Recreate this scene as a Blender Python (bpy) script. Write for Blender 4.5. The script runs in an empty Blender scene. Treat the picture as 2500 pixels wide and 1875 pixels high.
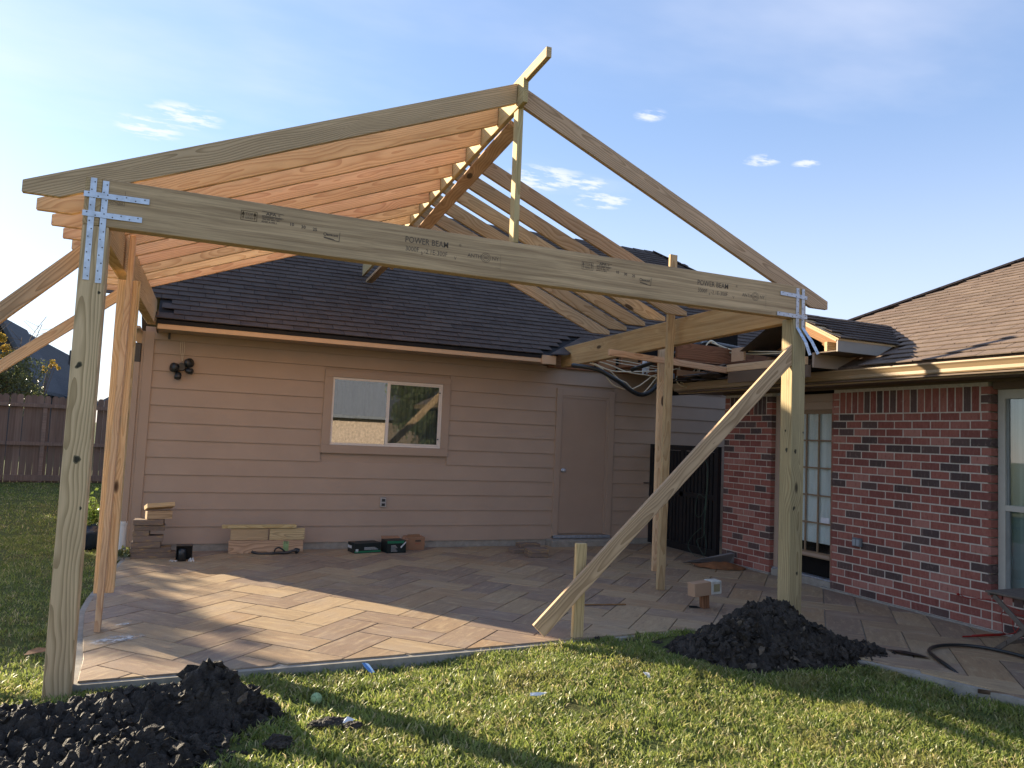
import bpy, bmesh, math, random
import numpy as np
from mathutils import Vector, Matrix, noise, Quaternion
random.seed(7); np.random.seed(7)
S = bpy.context.scene
COL = S.collection

# ------------------------------------------------------------------ camera
cam = bpy.data.cameras.new('camera'); camo = bpy.data.objects.new('camera', cam); COL.objects.link(camo)
cam.sensor_width = 36.0; cam.lens = 36.0 * 1836.04 / 2500.0; cam.clip_end = 2000; cam.clip_start = 0.05
r_ = Vector((0.9178728, -0.39444739, 0.04382664)); u_ = Vector((-0.06843042, -0.04851914, 0.99647537)); f_ = Vector((0.39093068, 0.91763672, 0.0715266))
CAM = Vector((0.6983, -10.0001, 1.5333))
m = Matrix((r_, u_, -f_)).transposed().to_4x4(); m.translation = CAM
camo.matrix_world = m
S.camera = camo

# ------------------------------------------------------------------ sun, sky, exposure
SUN_EL = math.radians(17.8)
sx, sy = -0.588, 0.809                     # horizontal direction towards the sun
sd = Vector((sx * math.cos(SUN_EL), sy * math.cos(SUN_EL), math.sin(SUN_EL)))
sun = bpy.data.lights.new('sun', 'SUN'); suno = bpy.data.objects.new('sun', sun); COL.objects.link(suno)
sun.energy = 5.0; sun.angle = math.radians(0.5); sun.color = (1.0, 0.85, 0.62)
suno.rotation_euler = sd.to_track_quat('Z', 'Y').to_euler()
W = bpy.data.worlds.new('World'); S.world = W; W.use_nodes = True
wn = W.node_tree; wn.nodes.clear()
def N(t, typ, **k):
    n = t.nodes.new(typ)
    for a, b in k.items():
        if a.startswith('i_'):
            n.inputs[a[2:].replace('_', ' ')].default_value = b
        else: setattr(n, a, b)
    return n
sky = N(wn, 'ShaderNodeTexSky', sky_type='NISHITA', sun_disc=False, sun_elevation=SUN_EL,
        sun_rotation=math.atan2(sx, sy), air_density=1.0, dust_density=0.35, ozone_density=3.0, altitude=0)
tc = N(wn, 'ShaderNodeTexCoord')
sep = N(wn, 'ShaderNodeSeparateXYZ'); wn.links.new(tc.outputs['Generated'], sep.inputs[0])
zc = N(wn, 'ShaderNodeMath', operation='MAXIMUM'); wn.links.new(sep.outputs['Z'], zc.inputs[0]); zc.inputs[1].default_value = 0.04
dv = N(wn, 'ShaderNodeCombineXYZ')
for i, ax in enumerate('XY'):
    d = N(wn, 'ShaderNodeMath', operation='DIVIDE'); wn.links.new(sep.outputs[ax], d.inputs[0]); wn.links.new(zc.outputs[0], d.inputs[1]); wn.links.new(d.outputs[0], dv.inputs[i])
def cloud(scale, det, lo, hi, loc=(0, 0, 0), rot=0.0, sc=(1, 1, 1), rough=0.6):
    mp = N(wn, 'ShaderNodeMapping'); wn.links.new(dv.outputs[0], mp.inputs[0])
    mp.inputs['Location'].default_value = loc; mp.inputs['Rotation'].default_value = (0, 0, rot); mp.inputs['Scale'].default_value = sc
    no = N(wn, 'ShaderNodeTexNoise'); no.inputs['Scale'].default_value = scale; no.inputs['Detail'].default_value = det; no.inputs['Roughness'].default_value = rough
    wn.links.new(mp.outputs[0], no.inputs['Vector'])
    mr = N(wn, 'ShaderNodeMapRange'); mr.inputs['From Min'].default_value = lo; mr.inputs['From Max'].default_value = hi; mr.interpolation_type = 'SMOOTHSTEP'
    wn.links.new(no.outputs['Fac'], mr.inputs['Value']); return mr.outputs[0]
puff = cloud(8.5, 8, 0.40, 0.60, loc=(3.1, 1.2, 0), rot=0.45, sc=(1.0, 2.0, 1), rough=0.62)
prev = None          # small scattered clouds, each in its own patch of sky
for cx, cy, r in ((1.19, 2.57, 0.20), (1.36, 2.55, 0.12), (1.52, 2.69, 0.16), (1.23, 1.90, 0.06), (1.77, 2.02, 0.08), (1.92, 1.97, 0.06), (-0.20, 2.80, 0.15), (-0.08, 2.63, 0.15), (3.6, -2.5, 0.8), (-3.4, -1.2, 0.7)):
    sb = N(wn, 'ShaderNodeVectorMath', operation='DISTANCE'); wn.links.new(dv.outputs[0], sb.inputs[0]); sb.inputs[1].default_value = (cx, cy, 0)
    ms_ = N(wn, 'ShaderNodeMapRange'); wn.links.new(sb.outputs['Value'], ms_.inputs['Value']); ms_.inputs['From Min'].default_value = r; ms_.inputs['From Max'].default_value = r * 0.35; ms_.interpolation_type = 'SMOOTHSTEP'
    if prev is None: prev = ms_.outputs[0]
    else:
        q = N(wn, 'ShaderNodeMath', operation='MAXIMUM'); wn.links.new(prev, q.inputs[0]); wn.links.new(ms_.outputs[0], q.inputs[1]); prev = q.outputs[0]
gate = prev
veil = cloud(0.42, 6, 0.44, 0.72, loc=(5.0, 2.0, 0), rot=0.35, sc=(1, 1.7, 1), rough=0.55)
pm = N(wn, 'ShaderNodeMath', operation='MULTIPLY'); wn.links.new(puff, pm.inputs[0]); wn.links.new(gate, pm.inputs[1])
pm1 = N(wn, 'ShaderNodeMath', operation='MULTIPLY'); wn.links.new(pm.outputs[0], pm1.inputs[0]); pm1.inputs[1].default_value = 0.8
vm = N(wn, 'ShaderNodeMath', operation='MULTIPLY'); wn.links.new(veil, vm.inputs[0]); vm.inputs[1].default_value = 0.42
hh = N(wn, 'ShaderNodeMapRange'); wn.links.new(sep.outputs['Z'], hh.inputs['Value']); hh.inputs['From Min'].default_value = 0.42; hh.inputs['From Max'].default_value = 0.06; hh.inputs['To Max'].default_value = 0.55; hh.interpolation_type = 'SMOOTHSTEP'
vh = N(wn, 'ShaderNodeMath', operation='MAXIMUM'); wn.links.new(vm.outputs[0], vh.inputs[0]); wn.links.new(hh.outputs[0], vh.inputs[1])
mx = N(wn, 'ShaderNodeMath', operation='MAXIMUM'); wn.links.new(pm1.outputs[0], mx.inputs[0]); wn.links.new(vh.outputs[0], mx.inputs[1])
hz = N(wn, 'ShaderNodeMix', data_type='RGBA'); hz.inputs['Factor'].default_value = 0.55; wn.links.new(sky.outputs[0], hz.inputs[6]); hz.inputs[7].default_value = (1.02, 1.33, 2.10, 1)
mixc = N(wn, 'ShaderNodeMix', data_type='RGBA'); ad = N(wn, 'ShaderNodeMath', operation='MULTIPLY_ADD'); wn.links.new(mx.outputs[0], ad.inputs[0]); ad.inputs[1].default_value = 0.95; ad.inputs[2].default_value = 0.0; wn.links.new(ad.outputs[0], mixc.inputs['Factor'])
wn.links.new(hz.outputs[2], mixc.inputs[6]); mixc.inputs[7].default_value = (3.0, 3.05, 3.45, 1)
bg = N(wn, 'ShaderNodeBackground'); bg.inputs['Strength'].default_value = 0.12
wn.links.new(mixc.outputs[2], bg.inputs[0]); wo = N(wn, 'ShaderNodeOutputWorld'); wn.links.new(bg.outputs[0], wo.inputs[0])
S.view_settings.view_transform = 'Standard'; S.view_settings.look = 'None'; S.view_settings.gamma = 1; S.view_settings.exposure = 1.6
try: S.view_settings.use_curve_mapping = False
except Exception: pass
S.render.engine = 'CYCLES'
S.cycles.max_bounces = 8; S.cycles.diffuse_bounces = 5

# ------------------------------------------------------------------ material helpers
class Mat:
    def __init__(s, name, rough=0.7, spec=0.3):
        s.m = bpy.data.materials.new(name); s.m.use_nodes = True; s.t = s.m.node_tree
        s.b = s.t.nodes['Principled BSDF']; s.b.inputs['Roughness'].default_value = rough
        s.b.inputs['Specular IOR Level'].default_value = spec
        s._o = None
    def n(s, typ, **k): return N(s.t, typ, **k)
    def l(s, a, b): s.t.links.new(a, b)
    def obj(s): 
        if s._o is None: s._o = s.n('ShaderNodeTexCoord').outputs['Object']
        return s._o
    def rnd(s):
        """one random number per object and per mesh island"""
        a = s.n('ShaderNodeObjectInfo').outputs['Random']; b = s.n('ShaderNodeNewGeometry').outputs['Random Per Island']
        x = s.math('MULTIPLY_ADD', a, 7.31, b); return s.math('FRACT', x)
    def math(s, op, a, b=None, c=None):
        n = s.n('ShaderNodeMath', operation=op)
        for i, v in enumerate((a, b, c)):
            if v is None: continue
            if isinstance(v, (int, float)): n.inputs[i].default_value = v
            else: s.l(v, n.inputs[i])
        return n.outputs[0]
    def map(s, v, loc=(0, 0, 0), sc=(1, 1, 1), rot=(0, 0, 0)):
        n = s.n('ShaderNodeMapping'); s.l(v, n.inputs[0]); n.inputs['Location'].default_value = loc; n.inputs['Scale'].default_value = sc; n.inputs['Rotation'].default_value = rot
        return n.outputs[0]
    def addv(s, v, r, k=(13.7, 5.1, 8.3)):
        c = s.n('ShaderNodeCombineXYZ')
        for i in range(3): s.l(s.math('MULTIPLY', r, k[i]), c.inputs[i])
        a = s.n('ShaderNodeVectorMath', operation='ADD'); s.l(v, a.inputs[0]); s.l(c.outputs[0], a.inputs[1]); return a.outputs[0]
    def noise(s, v, scale, det=3, rough=0.5, dist=0.0):
        n = s.n('ShaderNodeTexNoise'); n.inputs['Scale'].default_value = scale; n.inputs['Detail'].default_value = det
        n.inputs['Roughness'].default_value = rough; n.inputs['Distortion'].default_value = dist
        if v is not None: s.l(v, n.inputs['Vector'])
        return n.outputs['Fac']
    def ramp(s, f, stops, const=False):
        n = s.n('ShaderNodeValToRGB'); cr = n.color_ramp
        if const: cr.interpolation = 'CONSTANT'
        while len(cr.elements) < len(stops): cr.elements.new(0.5)
        for e, (p, c) in zip(cr.elements, stops):
            e.position = p; e.color = (c, c, c, 1) if isinstance(c, (int, float)) else (*c, 1)
        s.l(f, n.inputs[0]); return n.outputs[0]
    def mix(s, f, a, b, mode='MIX'):
        n = s.n('ShaderNodeMix', data_type='RGBA', blend_type=mode)
        for i, v in ((0, f), (6, a), (7, b)):
            if isinstance(v, (int, float)): n.inputs[i].default_value = v
            elif isinstance(v, tuple): n.inputs[i].default_value = (*v, 1)
            else: s.l(v, n.inputs[i])
        return n.outputs[2]
    def mr(s, v, a, b, c=0.0, d=1.0, smooth=False):
        n = s.n('ShaderNodeMapRange'); s.l(v, n.inputs[0])
        if smooth: n.interpolation_type = 'SMOOTHSTEP'
        for i, x in enumerate((a, b, c, d)): n.inputs[i + 1].default_value = x
        return n.outputs[0]
    def color(s, c): 
        if isinstance(c, tuple): s.b.inputs['Base Color'].default_value = (*c, 1)
        else: s.l(c, s.b.inputs['Base Color'])
        return s
    def bump(s, h, dist=0.003, strength=0.6):
        n = s.n('ShaderNodeBump'); n.inputs['Strength'].default_value = strength; n.inputs['Distance'].default_value = dist
        s.l(h, n.inputs['Height']); s.l(n.outputs[0], s.b.inputs['Normal']); return s

def simple(name, col, rough=0.6, var=0.15, scale=8, spec=0.3, metal=0.0, bump=0.0, bscale=60):
    M = Mat(name, rough, spec); M.b.inputs['Metallic'].default_value = metal
    f = M.noise(M.addv(M.obj(), M.rnd()), scale, 4, 0.6)
    a = tuple(c * (1 - var) for c in col); b = tuple(min(1, c * (1 + var)) for c in col)
    M.color(M.mix(M.mr(f, 0.3, 0.7), a, b))
    if bump: M.bump(M.noise(M.obj(), bscale, 3), bump, 0.7)
    return M.m

def wood(name, light, dark, ring=24.0, knots=0.5, stain=0.0, rough=0.75, contrast=1.0, stainc=(0.10, 0.08, 0.06), wander=1.0, lam=False):
    M = Mat(name, rough, 0.2)
    r = M.rnd(); v = M.addv(M.obj(), r, (31.0, 0.0, 0.0))
    # pith line outside the board, per board
    off = M.n('ShaderNodeCombineXYZ')
    M.l(M.math('MULTIPLY_ADD', M.math('FRACT', M.math('MULTIPLY', r, 17.3)), 0.16, -0.08), off.inputs[1])
    M.l(M.math('MULTIPLY_ADD', M.math('FRACT', M.math('MULTIPLY', r, 5.7)), 0.10, -0.05), off.inputs[2])
    a = M.n('ShaderNodeVectorMath', operation='ADD'); M.l(v, a.inputs[0]); M.l(off.outputs[0], a.inputs[1])
    # slow wander of the grain along the board
    wz = M.noise(M.map(v, sc=(0.9, 3.0, 3.0)), 1.0, 2); wy = M.noise(M.map(v, loc=(9, 4, 2), sc=(1.3, 3.5, 3.5)), 1.0, 2)
    cz = M.n('ShaderNodeCombineXYZ'); M.l(M.math('MULTIPLY_ADD', wy, 0.16 * wander, -0.08 * wander), cz.inputs[1]); M.l(M.math('MULTIPLY_ADD', wz, 0.20 * wander, -0.10 * wander), cz.inputs[2])
    b = M.n('ShaderNodeVectorMath', operation='ADD'); M.l(a.outputs[0], b.inputs[0]); M.l(cz.outputs[0], b.inputs[1])
    # knots
    vor = M.n('ShaderNodeTexVoronoi'); vor.inputs['Scale'].default_value = 1.0; vor.inputs['Randomness'].default_value = 0.9
    M.l(M.map(v, sc=(1.9, 5.0, 5.0)), vor.inputs['Vector'])
    kd = vor.outputs['Distance']; kc = M.n('ShaderNodeSeparateColor'); M.l(vor.outputs['Color'], kc.inputs[0])
    kon = M.math('LESS_THAN', kc.outputs[0], knots)
    kmask = M.math('MULTIPLY', M.mr(kd, 0.15, 0.09, 0, 1, True), kon)
    kwarp = M.math('MULTIPLY', M.mr(kd, 0.55, 0.05, 0, 0.035, True), kon)
    cc = M.n('ShaderNodeCombineXYZ'); M.l(kwarp, cc.inputs[2]); M.l(kwarp, cc.inputs[1])
    d = M.n('ShaderNodeVectorMath', operation='ADD'); M.l(b.outputs[0], d.inputs[0]); M.l(cc.outputs[0], d.inputs[1])
    wv = M.n('ShaderNodeTexWave', wave_type='RINGS', rings_direction='X', wave_profile='SAW')
    wv.inputs['Scale'].default_value = ring; wv.inputs['Distortion'].default_value = 1.1; wv.inputs['Detail'].default_value = 2; wv.inputs['Detail Scale'].default_value = 1.3
    M.l(M.map(d.outputs[0], sc=(0.12, 1, 1)), wv.inputs['Vector'])
    g = M.mr(wv.outputs['Fac'], 0.25, 1.0, 0, 1, True)
    if lam: g = M.mr(M.noise(M.map(d.outputs[0], sc=(0.55, 36, 36)), 1.0, 5, 0.72), 0.38, 0.62, 0, 1)
    fib = M.noise(M.map(v, sc=(4, 160, 160)), 1.0, 3, 0.6)
    blot = M.noise(M.map(v, sc=(1.1, 7, 7)), 1.0, 4, 0.6)
    g2 = M.math('MULTIPLY_ADD', M.mr(fib, 0.3, 0.7, 0, 1), 0.25, M.math('MULTIPLY', g, 0.62 * contrast))
    c = M.mix(g2, light, dark)
    tone = M.math('MULTIPLY_ADD', M.math('FRACT', M.math('MULTIPLY', r, 11.1)), 0.30, 0.82)
    tone = M.math('MULTIPLY', tone, M.mr(blot, 0.3, 0.7, 0.85, 1.12))
    hs = M.n('ShaderNodeHueSaturation'); M.l(c, hs.inputs['Color']); M.l(tone, hs.inputs['Value'])
    M.l(M.math('MULTIPLY_ADD', M.math('FRACT', M.math('MULTIPLY', r, 3.3)), 0.02, 0.49), hs.inputs['Hue'])
    c = hs.outputs[0]
    c = M.mix(kmask, c, tuple(x * 0.22 + 0.01 for x in dark))
    if stain:
        st = M.mr(M.noise(M.map(v, sc=(3, 14, 14)), 1.0, 5, 0.7), 0.56, 0.75, 0, stain)
        c = M.mix(st, c, stainc)
    M.color(c)
    hgt = M.math('ADD', M.math('MULTIPLY', g, -0.4), M.math('MULTIPLY', fib, 0.6))
    M.bump(hgt, 0.0015, 0.6)
    return M.m

WOOD_TREATED = wood('treated_lumber', (0.66, 0.46, 0.285), (0.36, 0.235, 0.13), 24, 0.35, contrast=1.25, wander=0.6)
WOOD_TREATED_FINE = wood('laminated_beam', (0.68, 0.465, 0.285), (0.32, 0.205, 0.12), 34, 0.0, contrast=1.25, wander=0.22, lam=True)
WOOD_PINE = wood('pine_rafter', (0.74, 0.52, 0.31), (0.50, 0.28, 0.15), 24, 0.62, stain=0.2, wander=0.7)
WOOD_PALE = wood('pale_stud', (0.62, 0.47, 0.25), (0.38, 0.25, 0.11), 26, 0.3, wander=0.6)
WOOD_GLULAM = wood('side_beam', (0.58, 0.39, 0.19), (0.38, 0.215, 0.09), 40, 0.3, stain=0.25, wander=0.22, lam=True)
WOOD_POST_R = wood('treated_post', (0.55, 0.42, 0.245), (0.30, 0.21, 0.11), 22, 0.5, stain=0.45, contrast=1.1, wander=0.6)
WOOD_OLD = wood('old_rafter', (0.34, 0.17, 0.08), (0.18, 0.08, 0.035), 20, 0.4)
WOOD_GREY = wood('grey_prop', (0.55, 0.38, 0.22), (0.32, 0.19, 0.09), 18, 0.3)
INK = simple('printed_ink', (0.13, 0.10, 0.075), 0.8, 0.1)
GALV = simple('galvanised_steel', (0.50, 0.55, 0.62), 0.38, 0.2, 20, 0.5, 0.75)
NAILH = simple('nail_holes', (0.10, 0.09, 0.085), 0.6, 0.2)
SIDING = simple('taupe_siding_paint', (0.388, 0.286, 0.215), 0.62, 0.05, 2.0, 0.3, bump=0.0008, bscale=40)
TRIM = simple('taupe_trim_paint', (0.376, 0.276, 0.207), 0.6, 0.04, 2.0)
FASCIA = simple('tan_fascia_glow_paint', (0.62, 0.41, 0.25), 0.6, 0.05, 3.0)  # siding tone lightened to tan, with bounced light put into the colour
DOORP = simple('taupe_door_paint', (0.36, 0.258, 0.192), 0.5, 0.05, 2)
GUTTER = simple('tan_gutter_metal', (0.34, 0.235, 0.135), 0.4, 0.06, 3, 0.5)
SOFFITB = simple('brown_soffit_paint', (0.14, 0.095, 0.065), 0.7, 0.06, 3)
WHITEV = simple('white_vinyl', (0.70, 0.62, 0.55), 0.4, 0.04)
PVC = simple('white_plastic', (0.62, 0.63, 0.63), 0.4, 0.04)
BLACKP = simple('black_plastic', (0.018, 0.02, 0.022), 0.35, 0.2, 9, 0.5)
BLACKM = simple('black_painted_iron', (0.010, 0.010, 0.012), 0.45, 0.2, 9, 0.4)
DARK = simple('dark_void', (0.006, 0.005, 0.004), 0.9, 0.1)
CONC = simple('concrete', (0.30, 0.275, 0.235), 0.9, 0.18, 12, 0.15, bump=0.002, bscale=90)
MORTAR = simple('mortar', (0.52, 0.455, 0.385), 0.95, 0.15, 30, 0.1, bump=0.002, bscale=120)
RUBBER = simple('black_rubber', (0.015, 0.016, 0.016), 0.35, 0.1, 9, 0.5)
CABLEW = simple('cream_cable', (0.66, 0.57, 0.40), 0.5, 0.1)
CORDG = simple('green_cord', (0.06, 0.10, 0.075), 0.6, 0.1)
REDP = simple('red_plastic', (0.30, 0.018, 0.012), 0.4, 0.1)
FRAMEW = simple('cream_window_frame', (0.46, 0.43, 0.37), 0.45, 0.04)
MUNT = simple('tan_muntin', (0.25, 0.17, 0.105), 0.5, 0.06)
CURT = None

def shingle_mat(name, cols, sat=1.0):
    M = Mat(name, 0.92, 0.15); r = M.rnd()
    c = M.ramp(r, [(i / (len(cols) - 1), x) for i, x in enumerate(cols)])
    v = M.addv(M.obj(), r); g = M.noise(v, 380, 2, 0.7); b = M.noise(v, 7, 3, 0.6)
    c = M.mix(M.mr(g, 0.35, 0.65), M.mix(0.45, c, (0.01, 0.009, 0.009)), c)
    c = M.mix(M.mr(b, 0.35, 0.65, 0, 0.35), c, tuple(x * 1.35 for x in cols[1]))
    M.color(c); M.bump(g, 0.002, 0.8); return M.m
SH_DARK = shingle_mat('dark_asphalt_shingle', [(0.070, 0.054, 0.047), (0.100, 0.079, 0.068), (0.082, 0.063, 0.056), (0.118, 0.092, 0.078)])
SH_BROWN = shingle_mat('brown_asphalt_shingle', [(0.165, 0.123, 0.098), (0.215, 0.160, 0.127), (0.18, 0.130, 0.105), (0.235, 0.175, 0.138)])
SH_SLATE = shingle_mat('slate_asphalt_shingle', [(0.085, 0.09, 0.105), (0.10, 0.105, 0.12), (0.09, 0.095, 0.11)])

def brick_mat():
    M = Mat('red_clay_brick', 0.9, 0.15); r = M.rnd()
    c = M.ramp(r, [(0.0, (0.32, 0.115, 0.088)), (0.16, (0.37, 0.145, 0.112)), (0.30, (0.27, 0.092, 0.073)), (0.44, (0.42, 0.19, 0.15)),
                   (0.56, (0.34, 0.125, 0.095)), (0.68, (0.24, 0.088, 0.072)), (0.80, (0.085, 0.065, 0.062)), (0.90, (0.12, 0.082, 0.074))], True)
    v = M.addv(M.obj(), r); sm = M.noise(M.map(v, sc=(1, 3, 1)), 14, 5, 0.65); gr = M.noise(v, 240, 2)
    c = M.mix(M.mr(sm, 0.55, 0.78, 0, 0.45), c, (0.48, 0.31, 0.25))
    c = M.mix(M.mr(sm, 0.46, 0.25, 0, 0.55), c, (0.10, 0.035, 0.028))
    c = M.mix(M.mr(gr, 0.3, 0.7, 0, 0.3), c, (0.10, 0.04, 0.03))
    M.color(c); M.bump(M.math('ADD', M.math('MULTIPLY', gr, 0.5), sm), 0.004, 0.7); return M.m
BRICK = brick_mat()
def paver_mat():
    M = Mat('stamped_stone_paver', 0.62, 0.3); r = M.rnd()
    c = M.ramp(r, [(0.0, (0.33, 0.225, 0.135)), (0.15, (0.37, 0.26, 0.15)), (0.32, (0.27, 0.185, 0.125)), (0.5, (0.41, 0.29, 0.17)),
                   (0.66, (0.30, 0.21, 0.14)), (0.82, (0.36, 0.235, 0.13)), (0.93, (0.26, 0.185, 0.135))], True)
    v = M.addv(M.obj(), r); a = M.noise(M.map(v, sc=(1.6, 8, 1)), 2.6, 6, 0.7); b = M.noise(M.map(v, sc=(2.2, 9, 1), rot=(0, 0, 0.25)), 3.2, 6, 0.7)
    g = M.noise(v, 160, 3, 0.7); big = M.noise(v, 3.0, 3)
    c = M.mix(M.mr(a, 0.5, 0.72, 0, 0.7), c, (0.56, 0.42, 0.25))
    c = M.mix(M.mr(b, 0.52, 0.72, 0, 0.65), c, (0.165, 0.115, 0.085))
    c = M.mix(M.mr(big, 0.5, 0.75, 0, 0.35), c, (0.38, 0.31, 0.25))
    c = M.mix(M.mr(g, 0.3, 0.7, 0, 0.22), c, (0.10, 0.08, 0.065))
    M.color(c); M.bump(M.math('ADD', M.math('MULTIPLY', g, 0.35), a), 0.003, 0.6)
    M.l(M.mr(g, 0.3, 0.7, 0.5, 0.75), M.b.inputs['Roughness']); return M.m
PAVER = paver_mat()
def fence_mat():
    M = Mat('stained_fence_wood', 0.85, 0.15); r = M.rnd(); v = M.addv(M.obj(), r)
    f = M.noise(M.map(v, sc=(30, 30, 1.2)), 1, 4, 0.6); b = M.noise(M.map(v, sc=(3, 3, 0.8)), 1, 3)
    c = M.mix(M.mr(f, 0.3, 0.7), (0.20, 0.125, 0.095), (0.30, 0.20, 0.155))
    c = M.mix(M.mr(b, 0.45, 0.75, 0, 0.6), c, (0.17, 0.13, 0.105))
    hs = M.n('ShaderNodeHueSaturation'); M.l(c, hs.inputs['Color']); M.l(M.math('MULTIPLY_ADD', r, 0.35, 0.8), hs.inputs['Value'])
    M.color(hs.outputs[0]); M.bump(f, 0.002, 0.6); return M.m
FENCE = fence_mat()
def soil_mat():
    M = Mat('wet_black_clay', 0.72, 0.35); v = M.obj(); r = M.n('ShaderNodeNewGeometry').outputs['Random Per Island']
    a = M.noise(v, 9, 5, 0.7); b = M.noise(v, 70, 4, 0.7)
    c = M.mix(M.mr(a, 0.35, 0.7), (0.022, 0.017, 0.013), (0.060, 0.048, 0.038))
    c = M.mix(M.mr(M.noise(v, 4.5, 6, 0.7), 0.52, 0.72, 0, 0.8), c, (0.085, 0.068, 0.052))
    c = M.mix(M.math('MULTIPLY', M.math('GREATER_THAN', r, 0.965), 0.7), c, (0.20, 0.155, 0.11))
    M.color(c); M.bump(M.math('ADD', M.math('MULTIPLY', b, 0.6), M.noise(v, 32, 4, 0.7)), 0.022, 1.0)
    M.l(M.mr(b, 0.3, 0.7, 0.5, 0.85), M.b.inputs['Roughness']); return M.m
SOIL = soil_mat()
def lawn_mat():
    M = Mat('lawn_soil_and_thatch', 0.95, 0.1); v = M.obj()
    a = M.noise(v, 1.1, 5, 0.65); b = M.noise(v, 28, 5, 0.75); c3 = M.noise(v, 5, 4, 0.6)
    c = M.mix(M.mr(b, 0.35, 0.65), (0.05, 0.07, 0.022), (0.13, 0.15, 0.045))
    c = M.mix(M.mr(c3, 0.52, 0.72, 0, 0.75), c, (0.11, 0.085, 0.045))
    c = M.mix(M.mr(a, 0.56, 0.70, 0, 0.6), c, (0.10, 0.075, 0.042))
    M.color(c); M.bump(b, 0.03, 0.8); return M.m
LAWN = lawn_mat()
def leafy(name, c1, c2, c3=None, p3=0.85, trans=0.35):
    M = Mat(name, 0.40, 0.45); r = M.n('ShaderNodeNewGeometry').outputs['Random Per Island']
    st = [(0.0, c1), (0.55, c2), (0.8, tuple((a + b) / 2 for a, b in zip(c1, c2)))]
    if c3: st += [(p3, c3)]
    c = M.ramp(r, st, False)
    if name == 'grass_blades':
        c = M.mix(M.mr(M.noise(M.obj(), 2.3, 5, 0.65), 0.50, 0.70, 0, 0.55), c, (0.36, 0.27, 0.12))
        c = M.mix(M.mr(M.noise(M.obj(), 6.0, 3, 0.6), 0.56, 0.36, 0, 0.5), c, (0.06, 0.10, 0.025))
    M.color(c)
    tr = M.n('ShaderNodeBsdfTranslucent'); M.l(c, tr.inputs[0])
    ms = M.n('ShaderNodeMixShader'); ms.inputs[0].default_value = trans
    out = [x for x in M.t.nodes if x.type == 'OUTPUT_MATERIAL'][0]
    M.l(M.b.outputs[0], ms.inputs[1]); M.l(tr.outputs[0], ms.inputs[2]); M.l(ms.outputs[0], out.inputs[0])
    return M.m
GRASS = leafy('grass_blades', (0.13, 0.19, 0.045), (0.38, 0.43, 0.10), (0.66, 0.55, 0.30), 0.93, 0.5)
LEAF_G = leafy('green_leaves', (0.065, 0.085, 0.032), (0.125, 0.140, 0.055), None, trans=0.3)
LEAF_Y = leafy('yellow_leaves', (0.38, 0.27, 0.05), (0.50, 0.33, 0.05), None, trans=0.35)
BARK = simple('bark', (0.13, 0.10, 0.075), 0.9, 0.25, 20)
def glass_mat(name, tint, refl=0.25):
    M = Mat(name, 0.03, 0.5); M.b.inputs['Base Color'].default_value = (*tint, 1)
    tr = M.n('ShaderNodeBsdfTransparent'); tr.inputs[0].default_value = (0.88, 0.90, 0.89, 1)
    gl = M.n('ShaderNodeBsdfGlossy'); gl.inputs['Roughness'].default_value = 0.01; gl.inputs[0].default_value = (0.9, 0.95, 1, 1)
    fr = M.n('ShaderNodeLayerWeight'); fr.inputs[0].default_value = 0.5
    f = M.math('ADD', M.math('MULTIPLY', M.math('POWER', fr.outputs['Facing'], 4.0), 0.8), refl + 0.04)
    ms = M.n('ShaderNodeMixShader'); M.l(f, ms.inputs[0]); M.l(tr.outputs[0], ms.inputs[1]); M.l(gl.outputs[0], ms.inputs[2])
    out = [x for x in M.t.nodes if x.type == 'OUTPUT_MATERIAL'][0]; M.l(ms.outputs[0], out.inputs[0]); return M.m
GLASS_REFL = glass_mat('reflective_window_glass', (0.8, 0.9, 1), 0.33)
GLASS_SOFT = glass_mat('window_glass', (0.8, 0.9, 1), 0.03)
GLASS_DOOR = glass_mat('door_glass', (0.8, 0.9, 1), 0.0)
def curtain_mat(name, c1, c2):
    M = Mat(name, 0.9, 0.1); v = M.obj()
    f = M.noise(M.map(v, sc=(22, 22, 0.4)), 1, 2); M.color(M.mix(M.mr(f, 0.35, 0.65), c1, c2)); return M.m
CURT_DARK = curtain_mat('sheer_curtain', (0.045, 0.052, 0.045), (0.12, 0.13, 0.11))
CURT_PALE = curtain_mat('pale_blue_curtain', (0.80, 0.84, 0.84), (0.90, 0.92, 0.92))
CURT_TEAL = curtain_mat('teal_curtain', (0.20, 0.27, 0.27), (0.30, 0.38, 0.38))

# ------------------------------------------------------------------ object helpers
def link(name, me, parent=None, mw=None, mat=None):
    o = bpy.data.objects.new(name, me); COL.objects.link(o)
    if mat and me and len(me.materials) == 0: me.materials.append(mat)
    if parent is not None: o.parent = parent
    if mw is not None:
        if parent is not None: o.matrix_local = parent.matrix_world.inverted() @ mw if parent.get('_mw') is None else Matrix(parent['_mw']).inverted() @ mw
        else: o.matrix_local = mw
    return o
ROOTS = {}
def empty(name, loc, label, cat, group=None):
    o = bpy.data.objects.new(name, None); COL.objects.link(o); o.location = loc; o.empty_display_size = 0.1
    o['label'] = label; o['category'] = cat
    if group: o['group'] = group
    ROOTS[o.name] = Matrix.Translation(loc); return o
WM = {}
def wm(o): return WM.get(o.name, Matrix.Translation(o.location) if o.parent is None else Matrix())
def put(o, parent, mw):
    """parent o and give it world matrix mw"""
    WM[o.name] = mw
    if parent is not None:
        o.parent = parent; o.matrix_local = wm(parent).inverted() @ mw
    else: o.matrix_local = mw
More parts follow.
